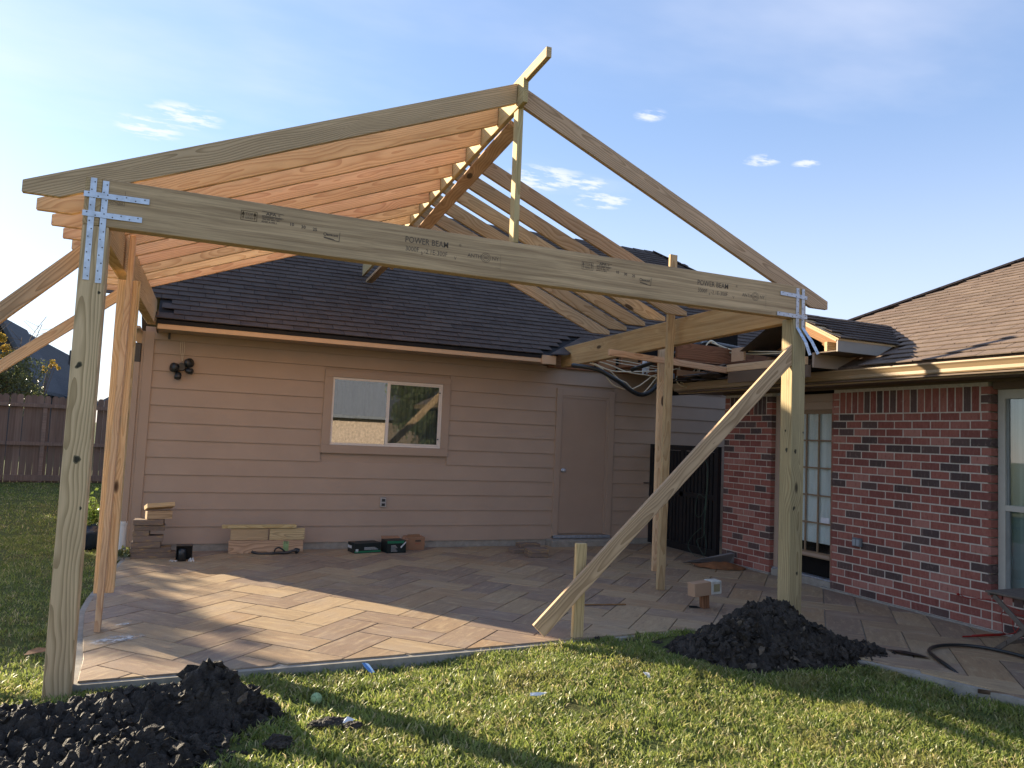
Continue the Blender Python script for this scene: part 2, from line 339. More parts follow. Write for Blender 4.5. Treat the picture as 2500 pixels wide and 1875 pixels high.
def mk(name, verts, faces, mat, parent=None, mw=None, smooth=False, label=None, kind=None):
    me = bpy.data.meshes.new(name); me.from_pydata([tuple(v) for v in verts], [], faces); me.update()
    if smooth: me.shade_smooth()
    if mat: me.materials.append(mat)
    o = bpy.data.objects.new(name, me); COL.objects.link(o)
    put(o, parent, mw if mw is not None else Matrix())
    if label: o['label'] = label
    if kind: o['kind'] = kind
    return o
def tag(o, label, cat, group=None, kind=None):
    o['label'] = label; o['category'] = cat
    if group: o['group'] = group
    if kind: o['kind'] = kind
    return o
def share(name, me, parent, mw):
    o = bpy.data.objects.new(name, me); COL.objects.link(o); put(o, parent, mw); return o
BF = [(0, 3, 2, 1), (4, 5, 6, 7), (0, 1, 5, 4), (1, 2, 6, 5), (2, 3, 7, 6), (3, 0, 4, 7)]
def bv(x0, y0, z0, x1, y1, z1): return [(x0, y0, z0), (x1, y0, z0), (x1, y1, z0), (x0, y1, z0), (x0, y0, z1), (x1, y0, z1), (x1, y1, z1), (x0, y1, z1)]
def bevel_me(me, w):
    bm = bmesh.new(); bm.from_mesh(me); bmesh.ops.bevel(bm, geom=bm.edges[:], offset=w, segments=1, affect='EDGES', clamp_overlap=True)
    bm.normal_update(); bm.to_mesh(me); bm.free()
def box(name, x0, y0, z0, x1, y1, z1, mat, parent=None, bev=0.0, label=None, kind=None):
    """axis-aligned box given by world corners, origin at its centre"""
    c = Vector(((x0 + x1) / 2, (y0 + y1) / 2, (z0 + z1) / 2)); h = Vector((abs(x1 - x0) / 2, abs(y1 - y0) / 2, abs(z1 - z0) / 2))
    o = mk(name, bv(-h.x, -h.y, -h.z, h.x, h.y, h.z), BF, mat, parent, Matrix.Translation(c), label=label, kind=kind)
    if bev: bevel_me(o.data, bev)
    return o
def multibox(name, boxes, mat, parent=None, origin=(0, 0, 0), label=None, kind=None, mw=None):
    vs, fs = [], []
    for b in boxes:
        k = len(vs); vs += [(x - origin[0], y - origin[1], z - origin[2]) for x, y, z in bv(*b)]; fs += [tuple(i + k for i in f) for f in BF]
    return mk(name, vs, fs, mat, parent, mw if mw is not None else Matrix.Translation(origin), label=label, kind=kind)
def frame(p0, p1, up=(0, 0, 1)):
    p0, p1 = Vector(p0), Vector(p1); x = (p1 - p0).normalized(); u = Vector(up)
    y = u.cross(x).normalized(); z = x.cross(y)
    return x, y, z, (p1 - p0).length
def board(name, p0, p1, w, h, mat, parent=None, up=(0, 0, 1), bev=0.003, label=None):
    """lumber along p0-p1 (centre line); w across (local y), h along up (local z); grain along local x"""
    x, y, z, L = frame(p0, p1, up); c = (Vector(p0) + Vector(p1)) / 2
    M4 = Matrix((x, y, z)).transposed().to_4x4(); M4.translation = c
    o = mk(name, bv(-L / 2, -w / 2, -h / 2, L / 2, w / 2, h / 2), BF, mat, parent, M4, label=label)
    if bev: bevel_me(o.data, bev)
    return o
def prism(name, poly, y0, y1, mat, parent=None, direction=None, plane='XZ', bev=0.003, label=None):
    """polygon in a world plane extruded along the third axis; local x along direction (grain)"""
    P = [Vector((a, 0, b)) if plane == 'XZ' else (Vector((0, a, b)) if plane == 'YZ' else Vector((a, b, 0))) for a, b in poly]
    ext = {'XZ': Vector((0, 1, 0)), 'YZ': Vector((1, 0, 0)), 'XY': Vector((0, 0, 1))}[plane]
    P0 = [p + ext * y0 for p in P]; P1 = [p + ext * y1 for p in P]
    n = len(P); area = sum((poly[i][0] * poly[(i + 1) % n][1] - poly[(i + 1) % n][0] * poly[i][1]) for i in range(n))
    c = sum(P0 + P1, Vector()) / (2 * n)
    x = Vector(direction).normalized() if direction else Vector((1, 0, 0) if plane != 'YZ' else (0, 1, 0)); y = ext.cross(x).cross(x).normalized() if abs(ext.dot(x)) < .99 else Vector((0, 0, 1))
    y = -y if y.dot(ext) < 0 else y
    z = x.cross(y)
    R = Matrix((x, y, z)).transposed().to_4x4(); R.translation = c; Ri = R.inverted()
    vs = [Ri @ p for p in P0 + P1]
    fs = [tuple(range(n)), tuple(range(2 * n - 1, n - 1, -1))] + [(i, i + n, (i + 1) % n + n, (i + 1) % n) for i in range(n)]
    o = mk(name, vs, fs, mat, parent, R, label=label)
    bm = bmesh.new(); bm.from_mesh(o.data); bmesh.ops.recalc_face_normals(bm, faces=bm.faces[:]); bm.to_mesh(o.data); bm.free()
    if bev: bevel_me(o.data, bev)
    return o
def tube_geo(pts, r, seg=8, closed=False):
    pts = [Vector(p) for p in pts]; n = len(pts); vs, fs = [], []; prev = None
    for i, p in enumerate(pts):
        t = (pts[min(i + 1, n - 1)] - pts[max(i - 1, 0)]).normalized()
        a = prev if prev is not None else (Vector((0, 0, 1)) if abs(t.z) < 0.9 else Vector((1, 0, 0)))
        b = t.cross(a).normalized(); a = b.cross(t).normalized(); prev = a
        rr = r[i] if isinstance(r, (list, tuple)) else r
        for k in range(seg):
            th = 2 * math.pi * k / seg; vs.append(p + a * math.cos(th) * rr + b * math.sin(th) * rr)
    for i in range(n - 1):
        for k in range(seg): fs.append((i * seg + k, i * seg + (k + 1) % seg, (i + 1) * seg + (k + 1) % seg, (i + 1) * seg + k))
    fs.append(tuple(range(seg - 1, -1, -1))); fs.append(tuple((n - 1) * seg + k for k in range(seg)))
    return vs, fs
def smoothpts(pts, k=6):
    P = [Vector(p) for p in pts]; out = []
    for i in range(len(P) - 1):
        p0, p1, p2, p3 = P[max(i - 1, 0)], P[i], P[i + 1], P[min(i + 2, len(P) - 1)]
        for j in range(k):
            t = j / k; out.append(0.5 * ((2 * p1) + (p2 - p0) * t + (2 * p0 - 5 * p1 + 4 * p2 - p3) * t * t + (3 * p1 - p0 - 3 * p2 + p3) * t ** 3))
    out.append(P[-1]); return out
def tube(name, pts, r, mat, parent=None, seg=8, sm=True, k=6, label=None, origin=None):
    P = smoothpts(pts, k) if sm else [Vector(p) for p in pts]
    o0 = Vector(origin) if origin is not None else P[0].copy()
    vs, fs = tube_geo([p - o0 for p in P], r, seg)
    return mk(name, vs, fs, mat, parent, Matrix.Translation(o0), smooth=True, label=label)
def join(parts):
    vs, fs = [], []
    for v, f in parts:
        k = len(vs); vs += list(v); fs += [tuple(i + k for i in q) for q in f]
    return vs, fs

# ------------------------------------------------------------------ ground
def pnoise(x, y, s=1.0, z=0.0): return noise.noise(Vector((x * s, y * s, z)))
PATIO = [(0.17, -4.90), (0.13, -4.4), (0.06, -3.8), (-0.01, -3.1), (-0.01, -2.5), (0.03, -1.6), (0.10, -0.6), (0.13, -0.002), (11.5, -0.002),
         (11.5, -1.72), (7.42, -1.74), (7.42, -12.0), (6.25, -12.0), (6.0, -8.5), (5.83, -7.0), (5.70, -6.5), (5.52, -6.0), (5.25, -5.4), (4.95, -4.95), (4.5, -4.74), (3.4, -4.79), (2.4, -4.84), (1.2, -4.88)]
def inpoly(x, y, P):
    c = False; j = len(P) - 1
    for i in range(len(P)):
        if (P[i][1] > y) != (P[j][1] > y) and x < (P[j][0] - P[i][0]) * (y - P[i][1]) / (P[j][1] - P[i][1]) + P[i][0]: c = not c
        j = i
    return c
def ground_z(x, y):
    r = min(1.0, max(0.0, (x - 2.4) / 1.2)) * min(1.0, max(0.0, (y + 6.2) / 1.0)) * 0.062
    return -0.072 + r + 0.014 * pnoise(x, y, 0.9) + 0.007 * pnoise(x, y, 4.0, 3.1)
def make_ground():
    xs = np.concatenate([[-400, -120, -50, -25], np.arange(-14, 13.01, 0.14), [25, 60, 160, 400]])
    ys = np.concatenate([[-400, -120, -50, -22], np.arange(-12, 14.01, 0.14), [25, 60, 160, 500]])
    vs = []
    for y in ys:
        for x in xs:
            far = abs(x) > 14.1 or y > 14.1 or y < -12.1
            z = -0.085 if far else ground_z(x, y)
            if inpoly(x, y, PATIO): z = -0.20
            vs.append((x, y, z))
    nx = len(xs); fs = [(j * nx + i, j * nx + i + 1, (j + 1) * nx + i + 1, (j + 1) * nx + i) for j in range(len(ys) - 1) for i in range(nx - 1)]
    o = mk('ground', vs, fs, LAWN, smooth=True); o['kind'] = 'structure'
make_ground()

# ------------------------------------------------------------------ patio
def polyslab(name, P, z0, z1, mat, parent=None, origin=(0, 0, 0)):
    n = len(P); bm = bmesh.new()
    t = [bm.verts.new((x - origin[0], y - origin[1], z1 - origin[2])) for x, y in P]; b = [bm.verts.new((x - origin[0], y - origin[1], z0 - origin[2])) for x, y in P]
    bm.faces.new(t); bm.faces.new(b[::-1])
    for i in range(n): bm.faces.new((t[i], b[i], b[(i + 1) % n], t[(i + 1) % n]))
    bmesh.ops.recalc_face_normals(bm, faces=bm.faces[:]); me = bpy.data.meshes.new(name); bm.to_mesh(me); bm.free(); me.materials.append(mat)
    o = bpy.data.objects.new(name, me); COL.objects.link(o); put(o, parent, Matrix.Translation(origin)); return o
patio = polyslab('patio', PATIO, -0.19, -0.012, CONC); patio['kind'] = 'structure'
def clip(subj, rect):
    out = subj[:]
    for i in range(4):
        a, b = rect[i], rect[(i + 1) % 4]; inp = out; out = []
        if not inp: return []
        def side(p): return (b[0] - a[0]) * (p[1] - a[1]) - (b[1] - a[1]) * (p[0] - a[0])
        for j in range(len(inp)):
            p, q = inp[j], inp[(j + 1) % len(inp)]; sp, sq = side(p), side(q)
            if sp >= 0: out.append(p)
            if (sp >= 0) != (sq >= 0):
                t = sp / (sp - sq); out.append((p[0] + (q[0] - p[0]) * t, p[1] + (q[1] - p[1]) * t))
    return out
def inset_patio(d):
    # shrink towards the inside except along the houses
    n = len(PATIO); out = []
    for i in range(n):
        p, a, b = Vector(PATIO[i]), Vector(PATIO[i - 1]), Vector(PATIO[(i + 1) % n])
        def nrm(u, v): e = (v - u).normalized(); return Vector((-e.y, e.x))
        m_ = (nrm(a, p) + nrm(p, b)); m_ = m_.normalized() if m_.length > 1e-6 else Vector((0, 0))
        out.append(p + m_ * d)
    # orientation test
    if not inpoly(out[4][0], out[4][1], PATIO):
        out = [Vector(PATIO[i]) * 2 - out[i] for i in range(n)]
    return [(p.x, p.y) for p in out]
PIN = inset_patio(0.05)
nP = 0; pav_rest = []
c45, s45 = math.cos(math.pi / 4), math.sin(math.pi / 4)
U = 0.305; g = 0.0045
pav = []
for k in range(-40, 60):
    for d4 in range(-40, 40):
        for typ in (0, 1):
            i = k
            if typ == 0: cx0, cy0, cw, ch = i + 4 * d4, i, 2, 1
            else: cx0, cy0, cw, ch = i + 4 * d4, i + 1, 1, 2
            rr = [(cx0 * U + g, cy0 * U + g), ((cx0 + cw) * U - g, cy0 * U + g), ((cx0 + cw) * U - g, (cy0 + ch) * U - g), (cx0 * U + g, (cy0 + ch) * U - g)]
            # rotate 45 deg and shift
            q = [(x * c45 - y * s45 + 0.92, x * s45 + y * c45 - 4.35) for x, y in rr]
            mx_ = sum(a for a, b in q) / 4; my_ = sum(b for a, b in q) / 4
            if not (-0.6 < mx_ < 11.6 and -9.5 < my_ < 0.4): continue
            c = clip(PIN, q)
            if len(c) < 3: continue
            ar = abs(sum(c[a][0] * c[(a + 1) % len(c)][1] - c[(a + 1) % len(c)][0] * c[a][1] for a in range(len(c)))) / 2
            if ar < 0.004: continue
            pav.append((math.hypot(mx_ - CAM.x, my_ - CAM.y), mx_, my_, c, typ))
pav.sort(key=lambda t: t[0])
for d_, mx_, my_, c, typ in pav:
    # local x along the long side of the stone
    ang = math.pi / 4 + (math.pi / 2 if typ else 0)
    if nP < 298:
        h = random.uniform(-0.0015, 0.0015)
        n = len(c); R = Matrix.Translation((mx_, my_, 0)) @ Matrix.Rotation(ang, 4, 'Z'); Ri = R.inverted()
        up = [Ri @ Vector((x, y, h)) for x, y in c]; lo = [Ri @ Vector((x, y, -0.03)) for x, y in c]
        ctr = sum(up, Vector()) / n; ins = [p + (ctr - p).normalized() * 0.003 for p in up]; mid = [Vector((p.x, p.y, p.z - 0.003)) for p in up]
        vs = ins + mid + lo
        a2 = sum(c[i][0] * c[(i + 1) % n][1] - c[(i + 1) % n][0] * c[i][1] for i in range(n))
        rng = list(range(n))
        fs = [tuple(rng)] + [(i, i + n, (i + 1) % n + n, (i + 1) % n) for i in rng] + [(i + n, i + 2 * n, (i + 1) % n + 2 * n, (i + 1) % n + n) for i in rng]
        o = mk('paver', vs, fs, PAVER, patio, R); nP += 1
        bm = bmesh.new(); bm.from_mesh(o.data); bmesh.ops.recalc_face_normals(bm, faces=bm.faces[:]); 
        if a2 > 0 or True:
            top = max(bm.faces, key=lambda f: f.calc_center_median().z)
            if top.normal.z < 0: bmesh.ops.reverse_faces(bm, faces=bm.faces[:])
        bm.to_mesh(o.data); bm.free()
    else: pav_rest.append(c)
if pav_rest:
    vs, fs = [], []
    for c in pav_rest:
        k = len(vs); n = len(c); vs += [(x, y, 0.0) for x, y in c] + [(x, y, -0.03) for x, y in c]
        a2 = sum(c[i][0] * c[(i + 1) % n][1] - c[(i + 1) % n][0] * c[i][1] for i in range(n))
        idx = list(range(k, k + n)); fs.append(tuple(idx if a2 > 0 else idx[::-1])); fs += [(k + i, k + i + n, k + (i + 1) % n + n, k + (i + 1) % n) for i in range(n)]
    mk('paver_field', vs, fs, PAVER, patio, kind='stuff')

# ------------------------------------------------------------------ shingles
def shingle_mesh(w, l, t, name, mat):
    # local x along the eave, y up the slope, z out of the roof; butt end thick, head thin
    v = [(0, 0, 0.001), (w, 0, 0.001), (w, l, 0.0), (0, l, 0.0), (0.0, 0, t), (w, 0, t), (w, l, 0.001), (0, l, 0.001)]
    me = bpy.data.meshes.new(name); me.from_pydata(v, [], BF); me.materials.append(mat); return me
def shingle_roof(parent, origin, ux, uy, width, length, expo, wtab, mat, keep, limit=300, gap=0.006, t=0.009, wob=0.003):
    """rows of tabs; keep(u, v) says if a tab centred there exists"""
    ux, uy = Vector(ux).normalized(), Vector(uy).normalized(); uz = ux.cross(uy).normalized()
    if uz.z < 0: uz = -uz
    R0 = Matrix((ux, uy, uz)).transposed().to_4x4(); origin = Vector(origin)
    me = shingle_mesh(wtab - gap, expo + 0.035, t, 'shingle', mat); tabs = []
    nr = int(length / expo) + 1; rnd = random.Random(5)
    for r in range(nr):
        offs = (r % 2) * wtab * 0.5 + (r % 3) * 0.03 + rnd.uniform(-.01, .01)
        for c in range(-1, int(width / wtab) + 2):
            u = c * wtab + offs; v = r * expo
            if not keep(u + wtab / 2, v + expo / 2): continue
            P = origin + ux * u + uy * (v + rnd.uniform(-wob, wob)) + uz * (0.012 + rnd.uniform(0, 0.002))
            M4 = R0.copy(); M4.translation = P
            # tilt: head tucked under the next course
            M4 = M4 @ Matrix.Rotation(-0.045 + rnd.uniform(-.006, .006), 4, 'X')
            tabs.append(((P - CAM).length, M4))
    tabs.sort(key=lambda q: q[0])
    for d, M4 in tabs[:limit]: share('shingle', me, parent, M4)
    if len(tabs) > limit:
        vs, fs = [], []
        base = [v.co.copy() for v in me.vertices]
        for d, M4 in tabs[limit:]:
            k = len(vs); vs += [M4 @ b for b in base]; fs += [tuple(i + k for i in f) for f in BF]
        mk('shingle_field', vs, fs, mat, parent, kind='stuff')
    return tabs

# ================================================================== GARAGE WING (siding wall at y = 0)
G = empty('garage_wing', (3, 0, 0), 'taupe lap-sided garage wing with dark shingle roof behind the timber frame', 'house')
EX = 0.2073; Z1 = 0.083
box('wall', 0.17, 0.012, -0.15, 11.0, 0.16, 2.62, SIDING, G)
box('side_wall', 0.14, 0.16, -0.15, 0.30, 7.0, 2.70, SIDING, G)
box('foundation', 0.16, -0.004, -0.18, 11.0, 0.012, 0.084, CONC, G)
def lap(x0, x1, z0, z1):
    # bottom edge proud by 16 mm, top tucked in
    v = [(x0, -0.016, z0), (x1, -0.016, z0), (x1, 0.011, z0), (x0, 0.011, z0), (x0, -0.003, z1), (x1, -0.003, z1), (x1, 0.011, z1), (x0, 0.011, z1)]
    c = Vector(((x0 + x1) / 2, 0, (z0 + z1) / 2))
    mk('siding_board', [Vector(p) - c for p in v], BF, SIDING, G, Matrix.Translation(c))
WIN = (2.29, 4.02, 1.235, 2.318); DR = (5.68, 6.67, 0.10, 2.30)
for k in range(12):
    z0 = Z1 + k * EX + 0.001; z1 = z0 + EX + 0.004
    if k == 11: z1 = 2.60
    spans = [(0.252, 11.0)]
    for X0, X1, A, B in (WIN, DR):
        if z0 < B - 0.01 and z1 > A + 0.03:
            ns = []
            for a, b in spans:
                if a < X0 < b: ns += [(a, X0 + 0.004), (X1 - 0.004, b)]
                else: ns.append((a, b))
            spans = ns
    for a, b in spans: lap(a, b, z0, z1 if k == 11 else z1 - 0.006)
box('corner_trim', 0.145, -0.030, 0.06, 0.252, 0.012, 2.62, TRIM, G, 0.002)
box('corner_trim', 0.118, -0.028, 0.06, 0.144, 0.13, 2.62, TRIM, G, 0.002)
# window trim
box('window_trim', 2.29, -0.034, 2.232, 4.02, -0.002, 2.318, TRIM, G, 0.002)
box('window_trim', 2.29, -0.034, 1.235, 4.02, -0.002, 1.342, TRIM, G, 0.002)
box('window_trim', 2.29, -0.033, 1.3425, 2.40, -0.002, 2.2315, TRIM, G, 0.002)
box('window_trim', 3.91, -0.033, 1.3425, 4.02, -0.002, 2.2315, TRIM, G, 0.002)
win = mk('window', *join([(bv(2.402, -0.022, 1.344, 3.908, 0.004, 1.372), BF), (bv(2.402, -0.022, 2.202, 3.908, 0.004, 2.230), BF), (bv(2.402, -0.022, 1.373, 2.424, 0.004, 2.201), BF),
        (bv(3.886, -0.022, 1.373, 3.908, 0.004, 2.201), BF), (bv(3.130, -0.026, 1.373, 3.168, 0.004, 2.201), BF)]), WHITEV, G, Matrix.Translation((0, 0, 0)))
mk('pane', bv(2.425, -0.010, 1.373, 3.129, -0.006, 2.201), BF, GLASS_REFL, win)
mk('pane', bv(3.169, -0.006, 1.373, 3.885, -0.002, 2.201), BF, GLASS_SOFT, win)
mk('sash', *join([(bv(3.169, -0.014, 1.374, 3.885, -0.007, 1.392), BF), (bv(3.169, -0.014, 2.184, 3.885, -0.007, 2.200), BF), (bv(3.860, -0.014, 1.393, 3.884, -0.007, 2.183), BF)]), WHITEV, win)
mk('latch', *join([(bv(3.862, -0.022, 1.46, 3.880, -0.015, 1.475), BF), (bv(3.862, -0.022, 2.10, 3.880, -0.015, 2.115), BF)]), BLACKP, win)
# curtain folds behind the glass
cv, cf = [], []
nx_ = 150
for i in range(nx_ + 1):
    x = 2.425 + (3.885 - 2.425) * i / nx_; y = 0.0055 + 0.003 * math.sin(i * 0.9) + 0.0015 * math.sin(i * 0.37)
    cv += [(x, y, 1.36), (x, y, 2.21)]
for i in range(nx_): cf.append((2 * i, 2 * i + 2, 2 * i + 3, 2 * i + 1))
mk('curtain', cv, cf, CURT_DARK, win)
# door
box('door_trim', 5.68, -0.034, 0.13, 5.772, -0.002, 2.30, TRIM, G, 0.002)
box('door_trim', 6.578, -0.034, 0.13, 6.67, -0.002, 2.30, TRIM, G, 0.002)
box('door_trim', 5.7725, -0.033, 2.198, 6.5775, -0.002, 2.30, TRIM, G, 0.002)
box('door_jamb', 6.535, -0.028, 0.15, 6.577, -0.006, 2.197, TRIM, G, 0.001)
box('door_jamb', 5.773, -0.027, 2.165, 6.534, -0.006, 2.197, TRIM, G, 0.001)
door = box('door', 5.773, -0.020, 0.165, 6.534, -0.004, 2.164, DOORP, G, 0.002)
kn = []
for i in range(9):
    t = i / 8 * math.pi; kn.append((0.026 * math.sin(t) + 0.004, -0.028 - 0.025 * math.cos(t)))
def lathe(prof, seg=16):
    vs, fs = [], []
    for r, h in prof:
        for k in range(seg):
            a = 2 * math.pi * k / seg; vs.append((r * math.cos(a), h, r * math.sin(a)))
    for i in range(len(prof) - 1):
        for k in range(seg): fs.append((i * seg + k, i * seg + (k + 1) % seg, (i + 1) * seg + (k + 1) % seg, (i + 1) * seg + k))
    return vs, fs
vs, fs = lathe([(0.0, -0.060), (0.018, -0.058), (0.027, -0.046), (0.024, -0.034), (0.012, -0.026), (0.012, -0.008), (0.030, -0.006), (0.030, 0.0)])
mk('knob', vs, fs, GALV, door, Matrix.Translation((5.825, -0.021, 1.09)), smooth=True)
box('threshold', 5.70, -0.06, 0.10, 6.65, -0.004, 0.140, GALV, G, 0.002)
box('door_step', 5.60, -0.22, -0.012, 6.72, -0.0045, 0.09, CONC, G, 0.006)
# outlet on siding
ou = box('outlet_box', 3.115, -0.045, 0.54, 3.19, -0.012, 0.665, simple('grey_outlet', (0.36, 0.35, 0.34), 0.4), G, 0.004)
multibox('socket', [(3.130, -0.049, 0.555, 3.175, -0.0455, 0.59), (3.130, -0.049, 0.612, 3.175, -0.0455, 0.648)], BLACKP, ou, (3.15, -0.047, 0.6))
# eave: fascia, soffit, rake return
box('fascia_board', 0.29, -0.455, 2.615, 5.35, -0.425, 2.722, FASCIA, G, 0.002)
box('fascia_board', 5.20, -0.475, 2.595, 5.42, -0.456, 2.72, FASCIA, G, 0.002)
box('soffit', 0.27, -0.424, 2.618, 5.42, -0.002, 2.632, TRIM, G)
box('frieze_board', 0.253, -0.030, 2.53, 5.50, -0.0165, 2.617, TRIM, G, 0.002)
box('soffit_return', -0.02, -0.43, 2.60, 0.112, 4.6, 2.63, TRIM, G)
box('fascia_return', 0.276, -0.43, 2.60, 0.289, -0.08, 2.83, SOFFITB, G)
# vent pipe stub under the soffit (hook)
box('soffit_bracket', 0.40, -0.06, 2.54, 0.425, -0.045, 2.616, BLACKP, G, 0.003)
# exposed framing above the door where the old roof was cut away
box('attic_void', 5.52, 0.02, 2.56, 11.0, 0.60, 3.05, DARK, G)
for x in (5.62, 5.98, 6.36, 6.76, 7.16):
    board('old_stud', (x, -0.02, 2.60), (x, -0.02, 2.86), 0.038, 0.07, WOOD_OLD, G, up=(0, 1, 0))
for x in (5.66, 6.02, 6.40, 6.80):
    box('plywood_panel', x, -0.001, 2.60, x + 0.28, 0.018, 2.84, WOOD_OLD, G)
box('wall_plate', 5.50, -0.05, 2.595, 7.6, 0.01, 2.632, WOOD_OLD, G, 0.002)
# roof deck
SL = 0.667; NY = math.cos(math.atan(SL)); EY = -0.46; EZ = 2.722; RY = 4.25
def gz(y): return EZ + SL * (y - EY)
RZ = gz(RY)
HX = 10.15                                     # ridge end, hip falls to the right
dv_ = [(0.28, EY, gz(EY)), (5.36, EY, gz(EY)), (6.20, 0.15, gz(0.15)), (11.9, 0.15, gz(0.15)), (11.9, 1.9, gz(1.9)), (HX, RY, RZ), (-0.36, RY, RZ), (-0.36, 0.1, gz(0.1)), (0.28, 0.1, gz(0.1))]
n = len(dv_)
mk('roof_deck', [(x, y, z - 0.004) for x, y, z in dv_] + [(x, y, z - 0.05) for x, y, z in dv_], [tuple(range(n)), tuple(range(2 * n - 1, n - 1, -1))] + [(i, i + n, (i + 1) % n + n, (i + 1) % n) for i in range(n)], simple('black_underlay', (0.02, 0.02, 0.022), 0.9), G)
mk('roof_back', [(-0.36, RY, RZ - 0.004), (HX, RY, RZ - 0.004), (13.0, 9.0, RZ - SL * 4.75), (-0.36, 9.0, RZ - SL * 4.75)], [(0, 1, 2, 3)], SH_DARK, G)
mk('roof_hip_end', [(HX, RY, RZ - 0.006), (11.9, 1.9, gz(1.9)), (15.0, 1.0, gz(0.2)), (15.0, 9.0, RZ - SL * 4.75)], [(0, 1, 2, 3)], SH_DARK, G)
mk('gable_wall', [(0.14, 0.16, 2.6), (0.14, 8.6, 2.6), (0.14, RY, RZ - 0.1)], [(0, 1, 2)], SIDING, G)
slen = (RY - EY) / NY
def keepG(u, v):
    x = -0.36 + u; y = EY + v * NY
    if y < -0.0 and x < 0.34: return False
    if y > -0.0 and x < -0.30: return False
    if y < 0.15 and x > 5.26 + (y - EY) * 1.36: return False
    if y > RY - 0.05: return False
    if x > HX + (RY - y) * 0.74: return False
    if x > 11.9: return False
    return True
shingle_roof(G, (-0.36, EY - 0.012, gz(EY) + 0.0), (1, 0, 0), (0, 1, SL), 12.3, slen, 0.135, 0.31, SH_DARK, keepG, 296, t=0.011)
# drip edge and ridge cap
for i in range(36):
    x = -0.36 + i * 0.292
    if x > HX - .2: break
    mk('ridge_cap', [(0, -0.13, -0.075), (0.30, -0.13, -0.085), (0.30, 0, 0.005), (0, 0, 0.018), (0, 0.13, -0.075), (0.30, 0.13, -0.085)], [(0, 1, 2, 3), (3, 2, 5, 4)], SH_DARK, G, Matrix.Translation((x, RY, RZ + 0.02)))
pa, pb = Vector((HX, RY, RZ + .02)), Vector((11.9, 1.9, gz(1.9) + .02))
for i in range(10):
    q = pa.lerp(pb, i / 10); board('hip_cap', q, pa.lerp(pb, (i + 1.1) / 10), 0.26, 0.02, SH_DARK, G, bev=0)
# valley piece at the low right corner of the roof
mk('valley_deck', [(5.30, -0.50, 2.728), (6.22, 0.17, gz(0.17) + 0.014), (6.40, 0.05, gz(0.05) + 0.01), (5.56, -0.56, 2.735)], [(0, 3, 2, 1)], SH_DARK, G)
for i in range(6):
    t = i / 6; a = Vector((5.32, -0.49, 2.742)).lerp(Vector((6.22, 0.17, gz(0.17) + 0.028)), t); b = Vector((5.56, -0.555, 2.745)).lerp(Vector((6.40, 0.05, gz(0.05) + 0.024)), t); e = Vector((0.92, 0.66, 0.44)) / 6.5
    mk('valley_shingle', [a, b, b + e, a + e], [(0, 1, 2, 3)], SH_DARK, G)
# downspout, left of the corner trim
ds = multibox('downspout', [(0.045, -0.045, 0.34, 0.115, 0.03, 2.30)], TRIM, G, (0.08, 0, 1.3)); bevel_me(ds.data, 0.006)
dc = box('downspout_top', 0.040, -0.050, 2.24, 0.119, 0.034, 2.47, BLACKP, G, 0.008, label='black unpainted end of the downspout')
vs, fs = lathe([(0.0, 0.0), (0.048, 0.0), (0.048, 0.44), (0.054, 0.44), (0.054, 0.48), (0.042, 0.48)], 20)
mk('drain_pipe', [(x, -z, y) for x, y, z in vs], fs, PVC, G, Matrix.Translation((0.075, -0.0, -0.12)), smooth=False, label='white plastic drain pipe under the downspout')

# ================================================================== BRICK HOUSE (wall plane x = 7.4)
B = empty('brick_house', (8.5, -5, 0), 'red brick house with tan gutter, patio door and brown shingle roof at right', 'house')
BX = 7.4; CH = 0.0812; BW = 0.206; BH = 0.0690; JT = 0.0120
box('wall', BX + 0.004, -2.60, -0.15, BX + 0.25, -1.72, 2.45, MORTAR, B)
box('wall', BX + 0.004, -5.39, -0.15, BX + 0.25, -3.60, 2.45, MORTAR, B)
box('wall', BX + 0.004, -12.0, -0.15, BX + 0.25, -5.39, 0.295, MORTAR, B)
box('wall', BX + 0.2, -12.0, 0.29, BX + 0.3, -5.39, 2.45, DARK, B)
box('north_wall', BX + 0.25, -1.95, -0.15, 11.6, -1.72, 2.45, MORTAR, B)
def brick_me(w, h, d):
    me = bpy.data.meshes.new('brick'); me.from_pydata(bv(-d / 2, -w / 2, -h / 2, d / 2, w / 2, h / 2), [], BF); me.materials.append(BRICK); bevel_me(me, 0.003); return me
FULL = brick_me(BW - JT, BH, 0.10); cacheb = {}
bricks = []
def put_brick(y0, y1, z0, z1, dx=0.0):
    w = round(abs(y1 - y0), 3); h = round(z1 - z0, 3)
    if w < 0.02: return
    bricks.append((w, h, Matrix.Translation((BX + 0.05 + dx + random.uniform(-0.0018, 0.0018), (y0 + y1) / 2, (z0 + z1) / 2 + random.uniform(-.001, .001))) @ Matrix.Rotation(random.uniform(-.005, .005), 4, 'X')))
def courses(ya, yb, za, ncourse, par=0):
    """ya > yb ; courses of running bond from ya towards -y"""
    for k in range(ncourse):
        z0 = za + k * CH; y = ya
        off = BW / 2 if (k + par) % 2 else 0.0
        first = True
        while y - yb > 0.004:
            w = (BW - off) if first and off else BW
            y2 = max(y - w, yb)
            if y2 - yb < 0.03: y2 = yb
            put_brick(y, y2 + (JT if y2 > yb + 0.001 else 0.0), z0, z0 + BH); y = y2; first = False
Z0B = 0.02
courses(-1.72, -2.62, Z0B, 24)
courses(-3.58, -5.42, Z0B, 24)
courses(-5.431, -9.0, Z0B, 3, 1)
